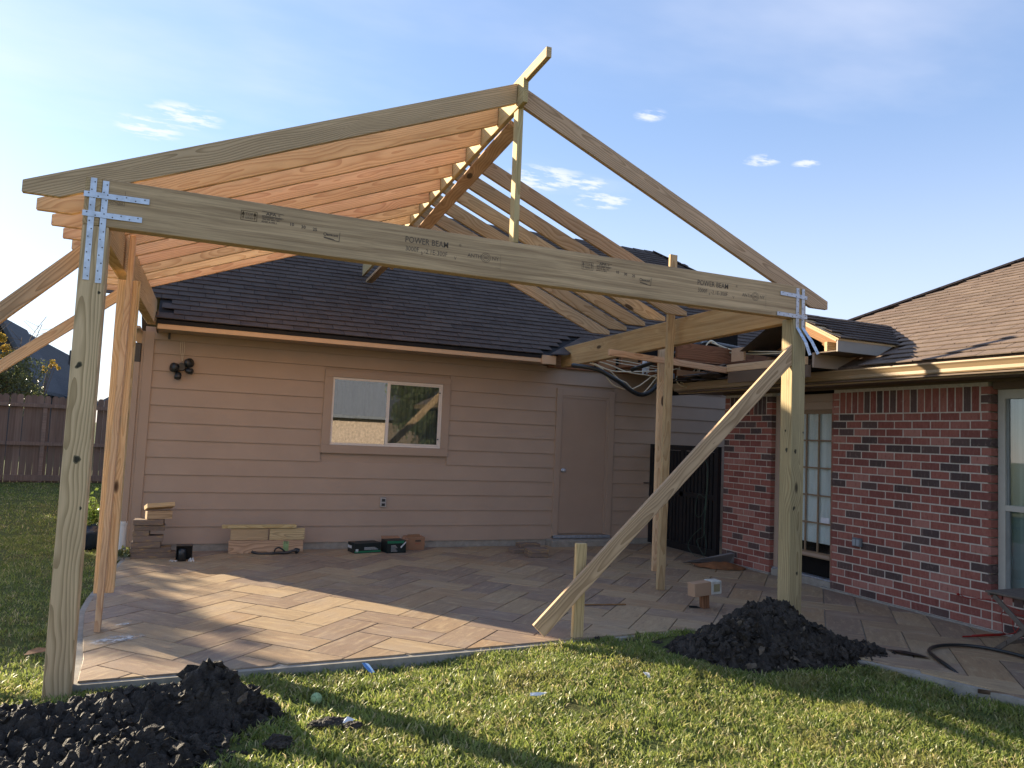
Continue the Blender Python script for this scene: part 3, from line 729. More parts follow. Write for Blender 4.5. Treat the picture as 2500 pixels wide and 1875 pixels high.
# soldier course
def soldiers(ya, yb):
    za, zb = Z0B + 24 * CH, Z0B + 24 * CH + 0.232
    for ye, s_ in ((ya, -1), (yb, 1)):
        for q in range(3):
            put_brick(ye, ye + s_ * 0.095, za + q * 0.0795, za + q * 0.0795 + 0.069)
    a, b = ya - 0.107, yb + 0.107; n_ = max(1, round((a - b) / 0.0795)); w = (a - b) / n_
    for i in range(n_): put_brick(a - i * w - JT / 2, a - (i + 1) * w + JT / 2, za, zb)
soldiers(-1.72, -2.62); soldiers(-3.58, -5.42)
# rowlock sill under the window
for i in range(24):
    put_brick(-5.43 - i * 0.095, -5.43 - i * 0.095 - 0.084, Z0B + 3 * CH, Z0B + 3 * CH + 0.07, 0.0)
bricks.sort(key=lambda q: (q[2].translation - CAM).length)
vis = [q for q in bricks]; ind = vis[:298]; rest = vis[298:]
for w, h, M4 in ind:
    me = cacheb.get((w, h)) or cacheb.setdefault((w, h), brick_me(w, h, 0.10)); share('brick', me, B, M4)
vs, fs = [], []
for w, h, M4 in rest:
    k = len(vs); vs += [M4 @ Vector(p) for p in bv(-0.05, -w / 2, -h / 2, 0.05, w / 2, h / 2)]; fs += [tuple(i + k for i in f) for f in BF]
mk('brick_field', vs, fs, BRICK, B, kind='stuff')
box('footing', BX - 0.03, -12.0, -0.16, BX + 0.003, -3.46, 0.016, CONC, B, 0.004)
box('footing', BX - 0.03, -2.63, -0.16, BX + 0.003, -1.70, 0.016, CONC, B, 0.004)
# outlet on brick
ob = box('outlet_box', BX - 0.04, -4.02, 0.535, BX - 0.003, -3.91, 0.625, simple('grey_metal_outlet', (0.22, 0.24, 0.26), 0.4, metal=0.4), B, 0.004)
multibox('outlet_cover', [(BX - 0.047, -4.008, 0.545, BX - 0.041, -3.973, 0.61), (BX - 0.047, -3.958, 0.545, BX - 0.041, -3.923, 0.61)], simple('outlet_flap', (0.33, 0.35, 0.37), 0.4), ob, (BX, -3.96, 0.58))
# patio door unit between the two brick piers
DX = 7.49
fd = mk('patio_door', *join([(bv(DX, -2.74, 0.10, DX + 0.05, -2.695, 2.02), BF), (bv(DX, -3.53, 0.10, DX + 0.05, -3.485, 2.02), BF), (bv(DX, -3.484, 1.975, DX + 0.05, -2.741, 2.02), BF), (bv(DX, -3.484, 0.30, DX + 0.05, -2.741, 0.365), BF)]), MUNT, B)
mk('pane', bv(DX + 0.022, -3.484, 0.366, DX + 0.0235, -2.741, 1.974), BF, GLASS_DOOR, fd)
for y in (-2.91, -3.10, -3.29): mk('muntin', bv(DX + 0.004, y - 0.009, 0.366, DX + 0.020, y + 0.009, 1.974), BF, MUNT, fd)
for z in (0.70, 1.02, 1.34, 1.66): mk('muntin', bv(DX + 0.006, -3.484, z - 0.009, DX + 0.0205, -2.741, z + 0.009), BF, MUNT, fd)
cv, cf = [], []
for i in range(91):
    y = -3.50 + 0.78 * i / 90; x = DX + 0.036 + 0.005 * math.sin(i * 0.55); cv += [(x, y, 0.47), (x, y, 2.0)]
for i in range(90): cf.append((2 * i, 2 * i + 1, 2 * i + 3, 2 * i + 2))
mk('curtain', cv, cf, CURT_PALE, fd)
st = mk('sticker', bv(DX + 0.0195, -3.452, 0.712, DX + 0.0215, -3.325, 0.775), BF, simple('white_label', (0.72, 0.72, 0.74), 0.5), fd)
mk('door_backing', bv(DX + 0.10, -3.53, 0.0, DX + 0.12, -2.70, 2.45), BF, DARK, B)
box('door_sill', BX + 0.02, -3.575, -0.15, DX + 0.09, -2.625, 0.075, CONC, B, 0.003)
box('sill_plate', BX + 0.03, -3.572, 0.076, DX + 0.03, -2.63, 0.095, GALV, B, 0.002)
box('door_casing', BX + 0.06, -2.694, 0.02, DX + 0.06, -2.622, 2.21, TRIM, B, 0.002)
box('door_casing', BX + 0.06, -3.578, 0.0955, DX + 0.06, -3.531, 2.21, MUNT, B, 0.002)
box('door_bottom_rail', DX - 0.004, -3.484, 0.315, DX - 0.0005, -2.741, 0.345, TRIM, B)
for i, z in enumerate((2.022, 2.115)):
    box('head_board', BX + 0.075 - 0.006 * i, -3.53, z, DX + 0.05, -2.695, z + 0.092, TRIM, B, 0.002)
# window on the right
WX = 7.49
fw = mk('window', *join([(bv(WX, -5.488, 0.335, WX + 0.05, -5.425, 2.17), BF), (bv(WX, -7.2, 2.085, WX + 0.05, -5.489, 2.17), BF), (bv(WX, -7.2, 1.075, WX + 0.045, -5.489, 1.125), BF), (bv(WX, -7.2, 0.335, WX + 0.05, -5.489, 0.385), BF)]), FRAMEW, B)
mk('inner_sash', *join([(bv(WX + 0.012, -5.52, 0.386, WX + 0.04, -5.4885, 1.074), BF), (bv(WX + 0.020, -5.512, 1.126, WX + 0.04, -5.4885, 2.084), BF)]), simple('grey_sash', (0.20, 0.21, 0.20), 0.4), fw)
mk('pane', bv(WX + 0.03, -7.2, 1.126, WX + 0.034, -5.513, 2.084), BF, GLASS_SOFT, fw)
mk('pane', bv(WX + 0.026, -7.2, 0.386, WX + 0.030, -5.521, 1.074), BF, GLASS_SOFT, fw)
mk('curtain', [(WX + 0.08, -7.2, 0.3), (WX + 0.08, -5.42, 0.3), (WX + 0.08, -5.42, 2.2), (WX + 0.08, -7.2, 2.2)], [(0, 1, 2, 3)], CURT_TEAL, fw)
box('window_ledge', BX - 0.025, -9.0, 0.336, WX - 0.001, -5.425, 0.352, CONC, B, 0.003)
box('window_head', BX + 0.03, -9.0, 2.171, WX + 0.05, -5.42, 2.26, SOFFITB, B)
# eave of the brick house
box('soffit', 6.90, -12.0, 2.262, BX + 0.2, -1.30, 2.276, SOFFITB, B)
box('frieze_board', BX - 0.025, -12.0, 2.235, BX - 0.001, -1.70, 2.261, SOFFITB, B, 0.002)
box('fascia_board', 6.965, -12.0, 2.245, 6.985, -1.25, 2.40, GUTTER, B, 0.002)
# K-style gutter
prof = [(6.962, 2.285), (6.915, 2.285), (6.905, 2.297), (6.905, 2.325), (6.885, 2.355), (6.868, 2.372), (6.868, 2.385), (6.878, 2.385), (6.878, 2.378), (6.893, 2.362), (6.912, 2.33), (6.912, 2.300), (6.956, 2.292)]
n = len(prof); ya, yb = -1.22, -12.0
mk('gutter', [(x, ya, z) for x, z in prof] + [(x, yb, z) for x, z in prof], [(i, (i + 1) % n, (i + 1) % n + n, i + n) for i in range(n)] + [tuple(range(n))[::-1], tuple(range(n, 2 * n))], GUTTER, B)
mk('gutter_cap', [(6.962, ya - .001, 2.285), (6.905, ya - .001, 2.29), (6.868, ya - .001, 2.37), (6.962, ya - .001, 2.385)], [(0, 1, 2, 3)], GUTTER, B)
# roof plane: z = 2.42 + 0.5 (x - 6.9), far hip
BS = 0.5; BN = math.cos(math.atan(BS))
def bz(x): return 2.405 + BS * (x - 6.9)
H0 = (6.93, -1.38); HK = -0.80
def hipy(x): return H0[1] + HK * (x - H0[0])
XT = 13.6
P = [(6.93, -12.0), (XT, -12.0), (XT, hipy(XT)), H0]
n = 4
mk('roof_deck', [(x, y, bz(x) - 0.004) for x, y in P] + [(x, y, bz(x) - 0.04) for x, y in P], [tuple(range(n))] + [(i, i + n, (i + 1) % n + n, (i + 1) % n) for i in range(n)], SH_BROWN, B)
mk('roof_far_side', [(6.93, H0[1], bz(6.93) - 0.004), (XT, hipy(XT), bz(XT) - 0.004), (XT, H0[1], bz(6.93) - 0.3)], [(0, 1, 2)], SH_BROWN, B)
# breezeway stub roof: eave y=-4.42, ridge y=-3.70, cut at x = 6.58
SY0, SZ0, SYR = -4.43, 2.665, -3.70; SZR = SZ0 + 0.5 * (SYR - SY0)
def keepB(u, v):
    y = -1.3 - u; x = 6.90 + v * BN
    if x > XT - .1: return False
    if y > hipy(x) - 0.10: return False
    # valley with the stub roof
    if -4.43 < y < -3.0:
        zv = SZ0 + 0.5 * (y - SY0) if y < SYR else SZR - 0.5 * (y - SYR)
        if bz(x) < zv - 0.01: return False
    return True
# ux must be such that ux x uy points up: use -y direction
shingle_roof(B, (6.895, -1.3, bz(6.895)), (0, -1, 0), (1, 0, BS), 8.0, 5.6, 0.135, 0.31, SH_BROWN, keepB, 296, t=0.011)
hp0, hp1 = Vector((H0[0], H0[1], bz(H0[0]) + .015)), Vector((XT, hipy(XT), bz(XT) + .015))
for i in range(30):
    board('hip_cap', hp0.lerp(hp1, i / 30), hp0.lerp(hp1, (i + 1.1) / 30), 0.24, 0.022, SH_BROWN, B, bev=0)
# ---- cut-off breezeway roof
XC = 6.58
vx0 = 6.9 + (SZ0 - 2.405) / BS; vx1 = 6.9 + (SZR - 2.405) / BS
mk('stub_roof_deck', [(XC, SY0, SZ0), (vx0, SY0, SZ0), (vx1, SYR, SZR), (XC, SYR, SZR), (XC, SY0, SZ0 - .02), (vx0, SY0, SZ0 - .02), (vx1, SYR, SZR - .02), (XC, SYR, SZR - .02)],
   [(0, 1, 2, 3), (0, 3, 7, 4), (0, 4, 5, 1)], WOOD_PINE, B)
mk('stub_roof_back', [(XC, SYR, SZR), (vx1, SYR, SZR), (vx0, -2.97, SZ0), (XC, -2.97, SZ0)], [(0, 1, 2, 3)], SH_DARK, B)
def keepS(u, v):
    x = XC + u; y = SY0 + v * BN; return XC + .1 < x < 6.9 + (SZ0 + 0.5 * (y - SY0) - 2.405) / BS + 0.08 and y < SYR
shingle_roof(B, (XC, SY0 - 0.02, SZ0 - .01 + 0.0), (1, 0, 0), (0, 1, 0.5), 2.2, 0.85, 0.10, 0.30, SH_DARK, keepS, 80, t=0.012, wob=0.006)
prism('stub_fascia', [(XC, 2.535), (7.13, 2.535), (7.36, 2.655), (XC, 2.655)], SY0 + 0.004, SY0 + 0.026, simple('grey_fascia_paint', (0.30, 0.27, 0.24), 0.6, 0.05), B, bev=0.002)
box('stub_soffit', XC + 0.01, SY0 + 0.027, 2.540, 7.1, -4.10, 2.552, SOFFITB, B)
box('stub_wall', XC + 0.02, -4.10, 2.40, 7.2, -4.07, 2.553, TRIM, B)
# cut end: rafters and plate
board('sheathing_edge', (XC + .01, SY0 + 0.02, 2.645), (XC + .01, SYR, 2.645 + 0.5 * (SYR - SY0 - 0.02)), 0.03, 0.025, WOOD_PINE, B, up=(0, -0.45, 0.9))
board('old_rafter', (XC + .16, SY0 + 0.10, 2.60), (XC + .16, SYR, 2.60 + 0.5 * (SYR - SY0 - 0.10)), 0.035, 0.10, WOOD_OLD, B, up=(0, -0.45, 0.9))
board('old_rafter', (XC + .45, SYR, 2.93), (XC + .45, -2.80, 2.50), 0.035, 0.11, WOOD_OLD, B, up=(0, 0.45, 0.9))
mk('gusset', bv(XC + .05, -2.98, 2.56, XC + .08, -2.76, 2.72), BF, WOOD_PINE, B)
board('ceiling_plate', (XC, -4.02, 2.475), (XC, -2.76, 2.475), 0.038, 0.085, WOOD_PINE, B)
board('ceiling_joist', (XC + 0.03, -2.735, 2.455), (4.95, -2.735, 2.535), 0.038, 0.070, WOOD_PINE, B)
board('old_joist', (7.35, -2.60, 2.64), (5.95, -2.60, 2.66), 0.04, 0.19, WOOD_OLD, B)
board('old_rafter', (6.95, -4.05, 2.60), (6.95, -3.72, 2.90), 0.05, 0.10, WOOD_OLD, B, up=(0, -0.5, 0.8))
board('blocking', (6.60, -4.25, 2.60), (6.95, -4.25, 2.60), 0.04, 0.10, WOOD_PALE, B)
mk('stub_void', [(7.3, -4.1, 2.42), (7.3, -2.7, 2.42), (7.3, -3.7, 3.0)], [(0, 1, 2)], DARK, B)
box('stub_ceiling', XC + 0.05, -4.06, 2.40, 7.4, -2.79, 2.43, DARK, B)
box('stub_cheek_wall', XC - 0.02, -4.06, 2.30, XC + 0.015, -2.79, 2.425, SOFFITB, B)
# broken shingles left on the low roof edge near the gutter end
for i in range(9):
    a = Vector((6.75 + 0.05 * (i % 3), -1.55 - 0.11 * i, 2.40 + 0.02 * (i % 4)))
    M4 = Matrix.Translation(a) @ Matrix.Rotation(0.3 * math.sin(i * 2.1) + .3, 4, 'Z') @ Matrix.Rotation(0.25 * math.sin(i * 1.3), 4, 'Y')
    mk('loose_shingle', bv(-0.05, -0.16, 0, 0.28, 0.14, 0.008), BF, SH_DARK, B, M4)

# ================================================================== TIMBER ROOF FRAME
K = 0.028
def sh(y): return K * (y + 5)
F = empty('patio_cover_frame', (2.8, -2.9, 0), 'unfinished open timber gable frame on two posts built over the patio', 'timber frame')
YF = -5.0
pl = box('post', 0.044, YF, -0.35, 0.184, YF + 0.14, 2.676, WOOD_TREATED, F)
def vertical_wood(o):
    """re-orient the local axes so that local x (grain) is vertical"""
    me = o.data; R = Matrix.Rotation(math.radians(90), 4, 'Y')
    me.transform(R); put(o, o.parent, WM[o.name] @ R.inverted())
vertical_wood(pl); bevel_me(pl.data, 0.006)
pr_ = box('post', 5.455, YF, -0.35, 5.600, YF + 0.14, 2.676, WOOD_POST_R, F); vertical_wood(pr_); bevel_me(pr_.data, 0.006)
# front beam between the two side beam ends
fb = board('front_beam', (0.132, YF + 0.045, 2.820), (5.503, YF + 0.045, 2.820), 0.09, 0.286, WOOD_TREATED_FINE, F, bev=0.004)
# side beams (their end grain shows at the front)
sbl = board('side_beam', (0.087, YF, 2.820), (0.087 + sh(-0.30), -0.30, 2.815), 0.088, 0.286, WOOD_GREY, F, bev=0.004)
sbr = board('side_beam', (5.548, YF, 2.765 + 0.04), (5.548 + sh(-0.2), -0.20, 2.735), 0.088, 0.286, WOOD_GLULAM, F, bev=0.004)
# rafters
def rafter(y, xr, zr, xt, zt, d=0.152, tail=0.072, mat=WOOD_PINE, th=0.038, sgn=-1):
    """plumb cut at the ridge, level cut at the tail; xr,zr top at ridge, xt,zt top at tail"""
    s_ = (zt - zr) / (xt - xr); bx = lambda x: zr - d + s_ * (x - xr)
    # level cut: where the underside reaches zt - tail
    xk = xr + (zt - tail - (zr - d)) / s_
    poly = [(xr, zr), (xr, zr - d), (xk, zt - tail), (xt - sgn * 0.0, zt - tail), (xt, zt)]
    poly.insert(3, (xt - sgn * 0.0 , zt - tail)) if False else None
    return prism('rafter', poly, y, y + th, mat, F, (xt - xr, 0, zt - zr))
ytop = lambda y: 4.163 - 0.025 * (y + 5)
for i in range(10):
    y = -5.0 + 0.4064 * i if i else YF + 0.004
    mat = WOOD_TREATED if i == 0 else WOOD_PINE
    rafter(y, 2.770 + sh(y), ytop(y), -0.272 + 0.028 * (y + 5) + random.uniform(-.01, .01) * (i > 0), 2.888 + 0.006 * i, mat=mat, sgn=-1)
ry = [YF + 0.004, -3.75, -3.34, -2.94, -2.53, -2.12, -1.71]
for i, y in enumerate(ry):
    mat = WOOD_TREATED if i == 0 else WOOD_GREY
    xt = 5.852 if i == 0 else 5.80
    zt = 2.867 if i == 0 else ytop(y) - 0.012 - 0.424 * (xt + sh(y) - 2.81 - sh(y))
    if i == 0: rafter(y, 2.811 + sh(y), ytop(y) - 0.010, xt + sh(y), zt, mat=mat, sgn=1)
    else:      # seat cut flat on top of the side beam
        zb = 2.951 - 0.0146 * (y + 5); xt = 2.811 + (ytop(y) - 0.010 - zb - 0.045) / 0.4235
        rafter(y, 2.811 + sh(y), ytop(y) - 0.010, xt + sh(y), zb + 0.045, tail=0.045, mat=mat, sgn=1)
# ridge board (proud of the front rafters), king post, ridge extension on top
board('ridge_board', (2.790, -5.11, 4.070), (2.790 + sh(1.2), 1.20, 3.96), 0.039, 0.186, WOOD_PALE, F)
board('ridge_extension', (2.792, -5.48, 4.183), (2.792 + sh(-3.2), -3.20, 4.165), 0.039, 0.075, WOOD_PALE, F)
kp = board('king_post', (2.810, -4.955, 2.965), (2.806, -4.955, 3.985), 0.085, 0.042, WOOD_PALE, F, up=(1, 0, 0))
# boards laid flat under the ridge
board('stay_board', (2.825, -4.86, 3.895), (2.985, -0.34, 3.715), 0.115, 0.038, WOOD_GREY, F, up=(0.50, 0, 0.86))
board('stay_board', (2.845 + sh(-1.3), -1.30, 3.80), (2.83 + sh(0.9), 0.92, 3.735), 0.10, 0.038, WOOD_GREY, F)
# temporary props
def prop(p0, p1, w, d, mat, name='prop'): return board(name, p0, p1, d, w, mat, F, up=(1, 0, 0))
prop((0.190, -3.69, 0.0), (0.218, -3.69, 2.93), 0.040, 0.089, WOOD_PINE)
prop((0.205, -3.625, 0.26), (0.200, -3.625, 2.60), 0.135, 0.038, WOOD_PINE)
prop((0.250, -3.56, 0.27), (0.262, -3.56, 2.61), 0.040, 0.089, WOOD_PALE)
prop((5.405, -3.20, 0.0), (5.447, -3.20, 3.61), 0.090, 0.040, WOOD_PALE)
prop((6.02, -2.19, 0.0), (6.02, -2.19, 2.74), 0.085, 0.040, WOOD_PINE)
# diagonal braces left of the frame, running down to the left
board('brace', (0.12, -4.70, 2.66), (-2.20, -4.70, 0.26), 0.038, 0.095, WOOD_TREATED, F)
board('brace', (0.06, -2.33, 2.70), (-3.05, -2.33, 0.08), 0.038, 0.092, WOOD_PINE, F)
# brace on the right post, down to the stake
board('brace', (5.52, -4.975, 2.425), (3.255, -4.72, 0.075), 0.040, 0.125, WOOD_TREATED, F, up=(0, 0, 1), label='long diagonal brace from the right post to the stake')
KNOT = simple('dark_knot', (0.045, 0.038, 0.024), 0.7, 0.4, 60); KNOTR = simple('knot_rim', (0.16, 0.13, 0.075), 0.8, 0.2, 40)
def knot(parent, x, z, rx, rz, y, axis='Y', rot=0.0):
    for nm, k, mt, dy in (('knot', 1.0, KNOTR, 0.0008), ('knot_core', 0.68, KNOT, 0.0014)):
        vs = [(0, 0, 0)]
        for j in range(14):
            a = 2 * math.pi * j / 14; w_ = 1 + 0.13 * math.sin(3 * a + x * 9) + 0.08 * math.sin(5 * a + z * 7)
            u, v = rx * k * w_ * math.cos(a), rz * k * w_ * math.sin(a); u, v = u * math.cos(rot) - v * math.sin(rot), u * math.sin(rot) + v * math.cos(rot)
            vs.append((u, 0, v) if axis == 'Y' else (0, -u, v))
        P = (x, y - dy, z) if axis == 'Y' else (y - dy, x, z)
        mk(nm, vs, [(0, 1 + (j + 1) % 14, 1 + j) for j in range(14)], mt, parent, Matrix.Translation(P))
knot(pl, 0.088, 1.845, 0.014, 0.024, YF, rot=-0.6); knot(pl, 0.118, 1.300, 0.020, 0.024, YF); knot(pl, 0.160, 2.28, 0.008, 0.010, YF); knot(pl, 0.158, 1.02, 0.006, 0.012, YF)
knot(pr_, 5.480 + 0.02, 1.525, 0.014, 0.022, YF); knot(pr_, 5.585, 1.69, 0.008, 0.012, YF); knot(pr_, 5.495, 1.04, 0.013, 0.022, YF, rot=-.5); knot(pr_, 5.540, 0.49, 0.012, 0.018, YF)
knot(pr_, -4.945, 1.535, 0.014, 0.022, 5.455, 'X'); knot(pr_, -4.93, 1.70, 0.010, 0.013, 5.455, 'X')
# metal straps
def strap(parent, pts, w=0.033, holes=12, flip=False):
    """strip following pts (x,z) on plane y, with nail holes; pts = list of (x, y, z)"""
    P = [Vector(p) for p in pts]; vs, fs = [], []
    for i, p in enumerate(P):
        t = (P[min(i + 1, len(P) - 1)] - P[max(i - 1, 0)]); t.y = 0; t.normalize(); s_ = Vector((t.z, 0, -t.x)) * w / 2
        for dy in (0.0, -0.0025): vs += [p + s_ + Vector((0, dy, 0)), p - s_ + Vector((0, dy, 0))]
    for i in range(len(P) - 1):
        a = i * 4; b = a + 4; fs += [(a + 2, a + 3, b + 3, b + 2), (a, b, b + 1, a + 1), (a, a + 2, b + 2, b), (a + 1, b + 1, b + 3, a + 3)]
    fs += [(0, 1, 3, 2), (len(vs) - 4, len(vs) - 2, len(vs) - 1, len(vs) - 3)]
    o0 = P[0].copy()
    s = mk('metal_strap', [v - o0 for v in vs], fs, GALV, parent, Matrix.Translation(o0))
    bm = bmesh.new(); bm.from_mesh(s.data); bmesh.ops.recalc_face_normals(bm, faces=bm.faces[:]); bm.to_mesh(s.data); bm.free()
    return s
def holes_on(parent, pts, n, r=0.0045):
    P = [Vector(p) for p in pts]; L = [(P[i + 1] - P[i]).length for i in range(len(P) - 1)]; T = sum(L); vs, fs = [], []
    for k in range(n):
        d = T * (k + 0.5) / n; i = 0
        while i < len(L) - 1 and d > L[i]: d -= L[i]; i += 1
        q = P[i] + (P[i + 1] - P[i]) * (d / L[i]); t = (P[i + 1] - P[i]).normalized(); s_ = Vector((t.z, 0, -t.x)) * (0.007 if k % 2 else -0.007)
        q = q + s_ + Vector((0, -0.0034, 0)); b = len(vs)
        vs += [q + Vector((math.cos(a) * r, 0, math.sin(a) * r)) for a in [math.pi / 3 * j for j in range(6)]]; fs.append(tuple(range(b + 5, b - 1, -1)))
    return vs, fs
def strapset(post, lines):
    hv = []
    for ln in lines: strap(post, ln); hv.append(holes_on(None, ln, max(5, int((Vector(ln[0]) - Vector(ln[-1])).length / 0.045))))
    vs, fs = join(hv); mk('strap_nails', vs, fs, NAILH, post, kind='stuff')
y0 = YF - 0.002; y1 = YF - 0.0065
strapset(pl, [[(0.086, y0, 2.958), (0.086, y0, 2.65), (0.086, y0, 2.348)], [(0.150, y0, 2.950), (0.150, y0, 2.65), (0.151, y0, 2.336)],
              [(0.040, y1, 2.857), (0.200, y1, 2.858), (0.388, y1, 2.860)], [(0.040, y1, 2.742), (0.200, y1, 2.742), (0.356, y1, 2.743)]])
strapset(pr_, [[(5.497, y0, 2.945), (5.496, y0, 2.60), (5.535, y0 - .06, 2.47), (5.572, y0 - .075, 2.357)], [(5.560, y0, 2.945), (5.559, y0, 2.60), (5.615, y0 - .05, 2.48), (5.668, y0 - .07, 2.375)],
               [(5.300, y1, 2.880), (5.45, y1, 2.876), (5.600, y1, 2.868)], [(5.266, y1, 2.700), (5.45, y1, 2.697), (5.603, y1, 2.696)]])
# printed marks on the front beam
def text(body, x, z, size, sx_=1.0, y=YF - 0.0012, parent=fb, name='printed_text', rot=0.0, bold=0.0, shear=0.0, mat=INK):
    cu = bpy.data.curves.new(name, 'FONT'); cu.body = body; cu.size = size; cu.offset = bold; cu.resolution_u = 2; cu.shear = shear
    tmp = bpy.data.objects.new('tmp', cu); COL.objects.link(tmp)
    dg = bpy.context.evaluated_depsgraph_get(); me = bpy.data.meshes.new_from_object(tmp.evaluated_get(dg))
    bpy.data.objects.remove(tmp); bpy.data.curves.remove(cu)
    me.name = name; me.materials.clear(); me.materials.append(mat)
    o = bpy.data.objects.new(name, me); COL.objects.link(o)
    M4 = Matrix.Translation((x, y, z)) @ Matrix.Rotation(rot, 4, 'Y') @ Matrix.Rotation(math.pi / 2, 4, 'X') @ Matrix.Diagonal((sx_, 1, 1, 1))
    put(o, parent, M4); return o
def lines(segs, w=0.0022, y=YF - 0.0012, parent=fb, name='printed_mark'):
    vs, fs = [], []
    for (xa, za, xb, zb) in segs:
        a, b = Vector((xa, y, za)), Vector((xb, y, zb)); t = (b - a).normalized(); s_ = Vector((t.z, 0, -t.x)) * w / 2; k = len(vs)
        vs += [a + s_, a - s_, b - s_, b + s_]; fs.append((k, k + 1, k + 2, k + 3))
    o0 = Vector((segs[0][0], y, segs[0][1])); return mk(name, [v - o0 for v in vs], fs, INK, parent, Matrix.Translation(o0))
def rect(x0, z0, x1, z1): return [(x0, z0, x1, z0), (x1, z0, x1, z1), (x1, z1, x0, z1), (x0, z1, x0, z0)]
def circle(cx, cz, r, n=20, a0=0, a1=2 * math.pi): return [(cx + r * math.cos(a0 + (a1 - a0) * i / n), cz + r * math.sin(a0 + (a1 - a0) * i / n), cx + r * math.cos(a0 + (a1 - a0) * (i + 1) / n), cz + r * math.sin(a0 + (a1 - a0) * (i + 1) / n)) for i in range(n)]
def arrow(x, z0, z1, w=0.007):
    return [(x, z0, x, z1), (x - w, z1 - 0.018, x, z1), (x + w, z1 - 0.018, x, z1), (x - w, z0 + 0.012, x + w, z0 + 0.012), (x - w, z1 - 0.018, x + w, z1 - 0.018)]
for ox in (0.0, 2.452):
    lines(rect(0.912, 2.838, 1.008, 2.898) + arrow(0.925, 2.845, 2.892) + arrow(0.995, 2.845, 2.892), 0.0025)
    text('TOP', 0.938 + ox if False else 0.938, 2.872, 0.024, 1.0) if ox == 0 else None
    if ox: pass
for ox in (0.0, 2.452):
    if ox: lines([(a + ox, b, c + ox, d) for a, b, c, d in rect(0.912, 2.838, 1.008, 2.898) + arrow(0.925, 2.845, 2.892) + arrow(0.995, 2.845, 2.892)], 0.0025)
    if ox: text('TOP', 0.938 + ox, 2.872, 0.024)
    text('ARRIBA', 0.936 + ox, 2.848, 0.020, 0.75)
    lines([(1.037 + ox, 2.912, 1.172 + ox, 2.907), (1.037 + ox, 2.885, 1.172 + ox, 2.880)], 0.0035)
    text('APA', 1.062 + ox, 2.889, 0.026, 1.3, bold=0.0006); text('®', 1.137 + ox, 2.889, 0.018)
    text('ENGINEERED WOOD', 1.040 + ox, 2.871, 0.012, 1.05, bold=0.0004); text('PRG 320  MILL 1041', 1.042 + ox, 2.857, 0.012, 1.05, bold=0.0004); text('ANSI A190.1', 1.036 + ox, 2.841, 0.014, 1.3, bold=0.0004)
    text('10', 1.210 + ox, 2.844, 0.029, bold=0.0008); text('30', 1.284 + ox, 2.838, 0.029, bold=0.0008); text('25', 1.358 + ox, 2.833, 0.029, bold=0.0008)
    lines([(1.533 + ox, 2.782, 1.536 + ox, 2.845), (1.432 + ox, 2.798, 1.533 + ox, 2.783), (1.432 + ox, 2.803, 1.50 + ox, 2.793)] + [(a + ox, b, c + ox, d) for a, b, c, d in circle(1.440, 2.822, 0.010, 10)], 0.004)
    text('ENVIROSAFE', 1.452 + ox, 2.814, 0.017, 0.75, bold=0.0008)
    text('POWER BEAM', 1.980 + ox, 2.848, 0.060, 0.84, bold=0.0004); text('®', 2.372 + ox, 2.872, 0.026)
    text('3000F', 1.985 + ox, 2.790, 0.047, 0.85); text('b', 2.098 + ox, 2.775, 0.034, 0.85); text('-2.1E-300F', 2.118 + ox, 2.786, 0.047, 0.85); text('V', 2.340 + ox, 2.772, 0.034, 0.9)
    text('ANTH', 2.440 + ox, 2.806, 0.040, 0.95); text('NY', 2.628 + ox, 2.806, 0.040, 0.95)
    lines([(a + ox, b, c + ox, d) for a, b, c, d in circle(2.580, 2.818, 0.035, 22) + circle(2.580, 2.818, 0.024, 18) + [(2.563, 2.818, 2.597, 2.818), (2.566, 2.824, 2.594, 2.824), (2.566, 2.812, 2.594, 2.812)]], 0.0030)
    lines([(2.694 + ox, 2.74, 2.694 + ox, 2.855), (2.66 + ox, 2.755, 2.692 + ox, 2.755)], 0.0014)
lines([(0.255, 2.905, 0.255, 2.815), (0.18, 2.815, 0.255, 2.815), (0.215, 2.822, 0.25, 2.822)], 0.0016)
text('ANTHONY', 0.172, 2.822, 0.022, 0.7)
# printed grade stamps on the diagonal brace
pb_ = [o for o in F.children if o.name.startswith('brace')]

# ================================================================== ITEMS ON THE WALL AND PATIO
def cyl(p0, p1, r0, r1, seg=20): return tube_geo([p0, p1], [r0, r1], seg)
fl = empty('security_light', (0.58, -0.02, 2.20), 'black security light with drooping lamp heads hanging off bare wires on the siding', 'wall light')
def lamp(name, c, d, r, L, mat=BLACKP):
    c, d = Vector(c), Vector(d).normalized(); v, f = tube_geo([c, c + d * L * 0.25, c + d * L * 0.8, c + d * L], [r * 0.55, r * 0.95, r, r * 0.92], 20)
    return mk(name, [p - c for p in v], f, mat, fl, Matrix.Translation(c), smooth=True)
lamp('lamp_head', (0.62, -0.045, 2.26), (0.35, -0.35, 0.1), 0.058, 0.075)
lamp('lamp_head', (0.53, -0.045, 2.20), (-0.55, -0.4, 0.05), 0.058, 0.075)
lamp('motion_sensor', (0.54, -0.05, 2.15), (-0.05, -0.35, -1.0), 0.040, 0.085)
lamp('motion_sensor', (0.62, -0.05, 2.18), (0.75, -0.35, -0.15), 0.036, 0.085)
mk('mounting_box', *(lambda g_: ([p - Vector((0.57, -0.02, 2.22)) for p in g_[0]], g_[1]))(cyl(Vector((0.57, -0.018, 2.22)), Vector((0.57, -0.06, 2.22)), 0.052, 0.045)), BLACKP, fl, Matrix.Translation((0.57, -0.02, 2.22)))
for dx in (-0.012, 0.0, 0.012):
    tube('wire', [(0.575 + dx * .3, -0.03, 2.29), (0.570 + dx, -0.035, 2.36), (0.566 + dx * 2, -0.03, 2.43), (0.560 + dx * 1.5, -0.018, 2.53)], 0.0022, CABLEW, fl, 5)

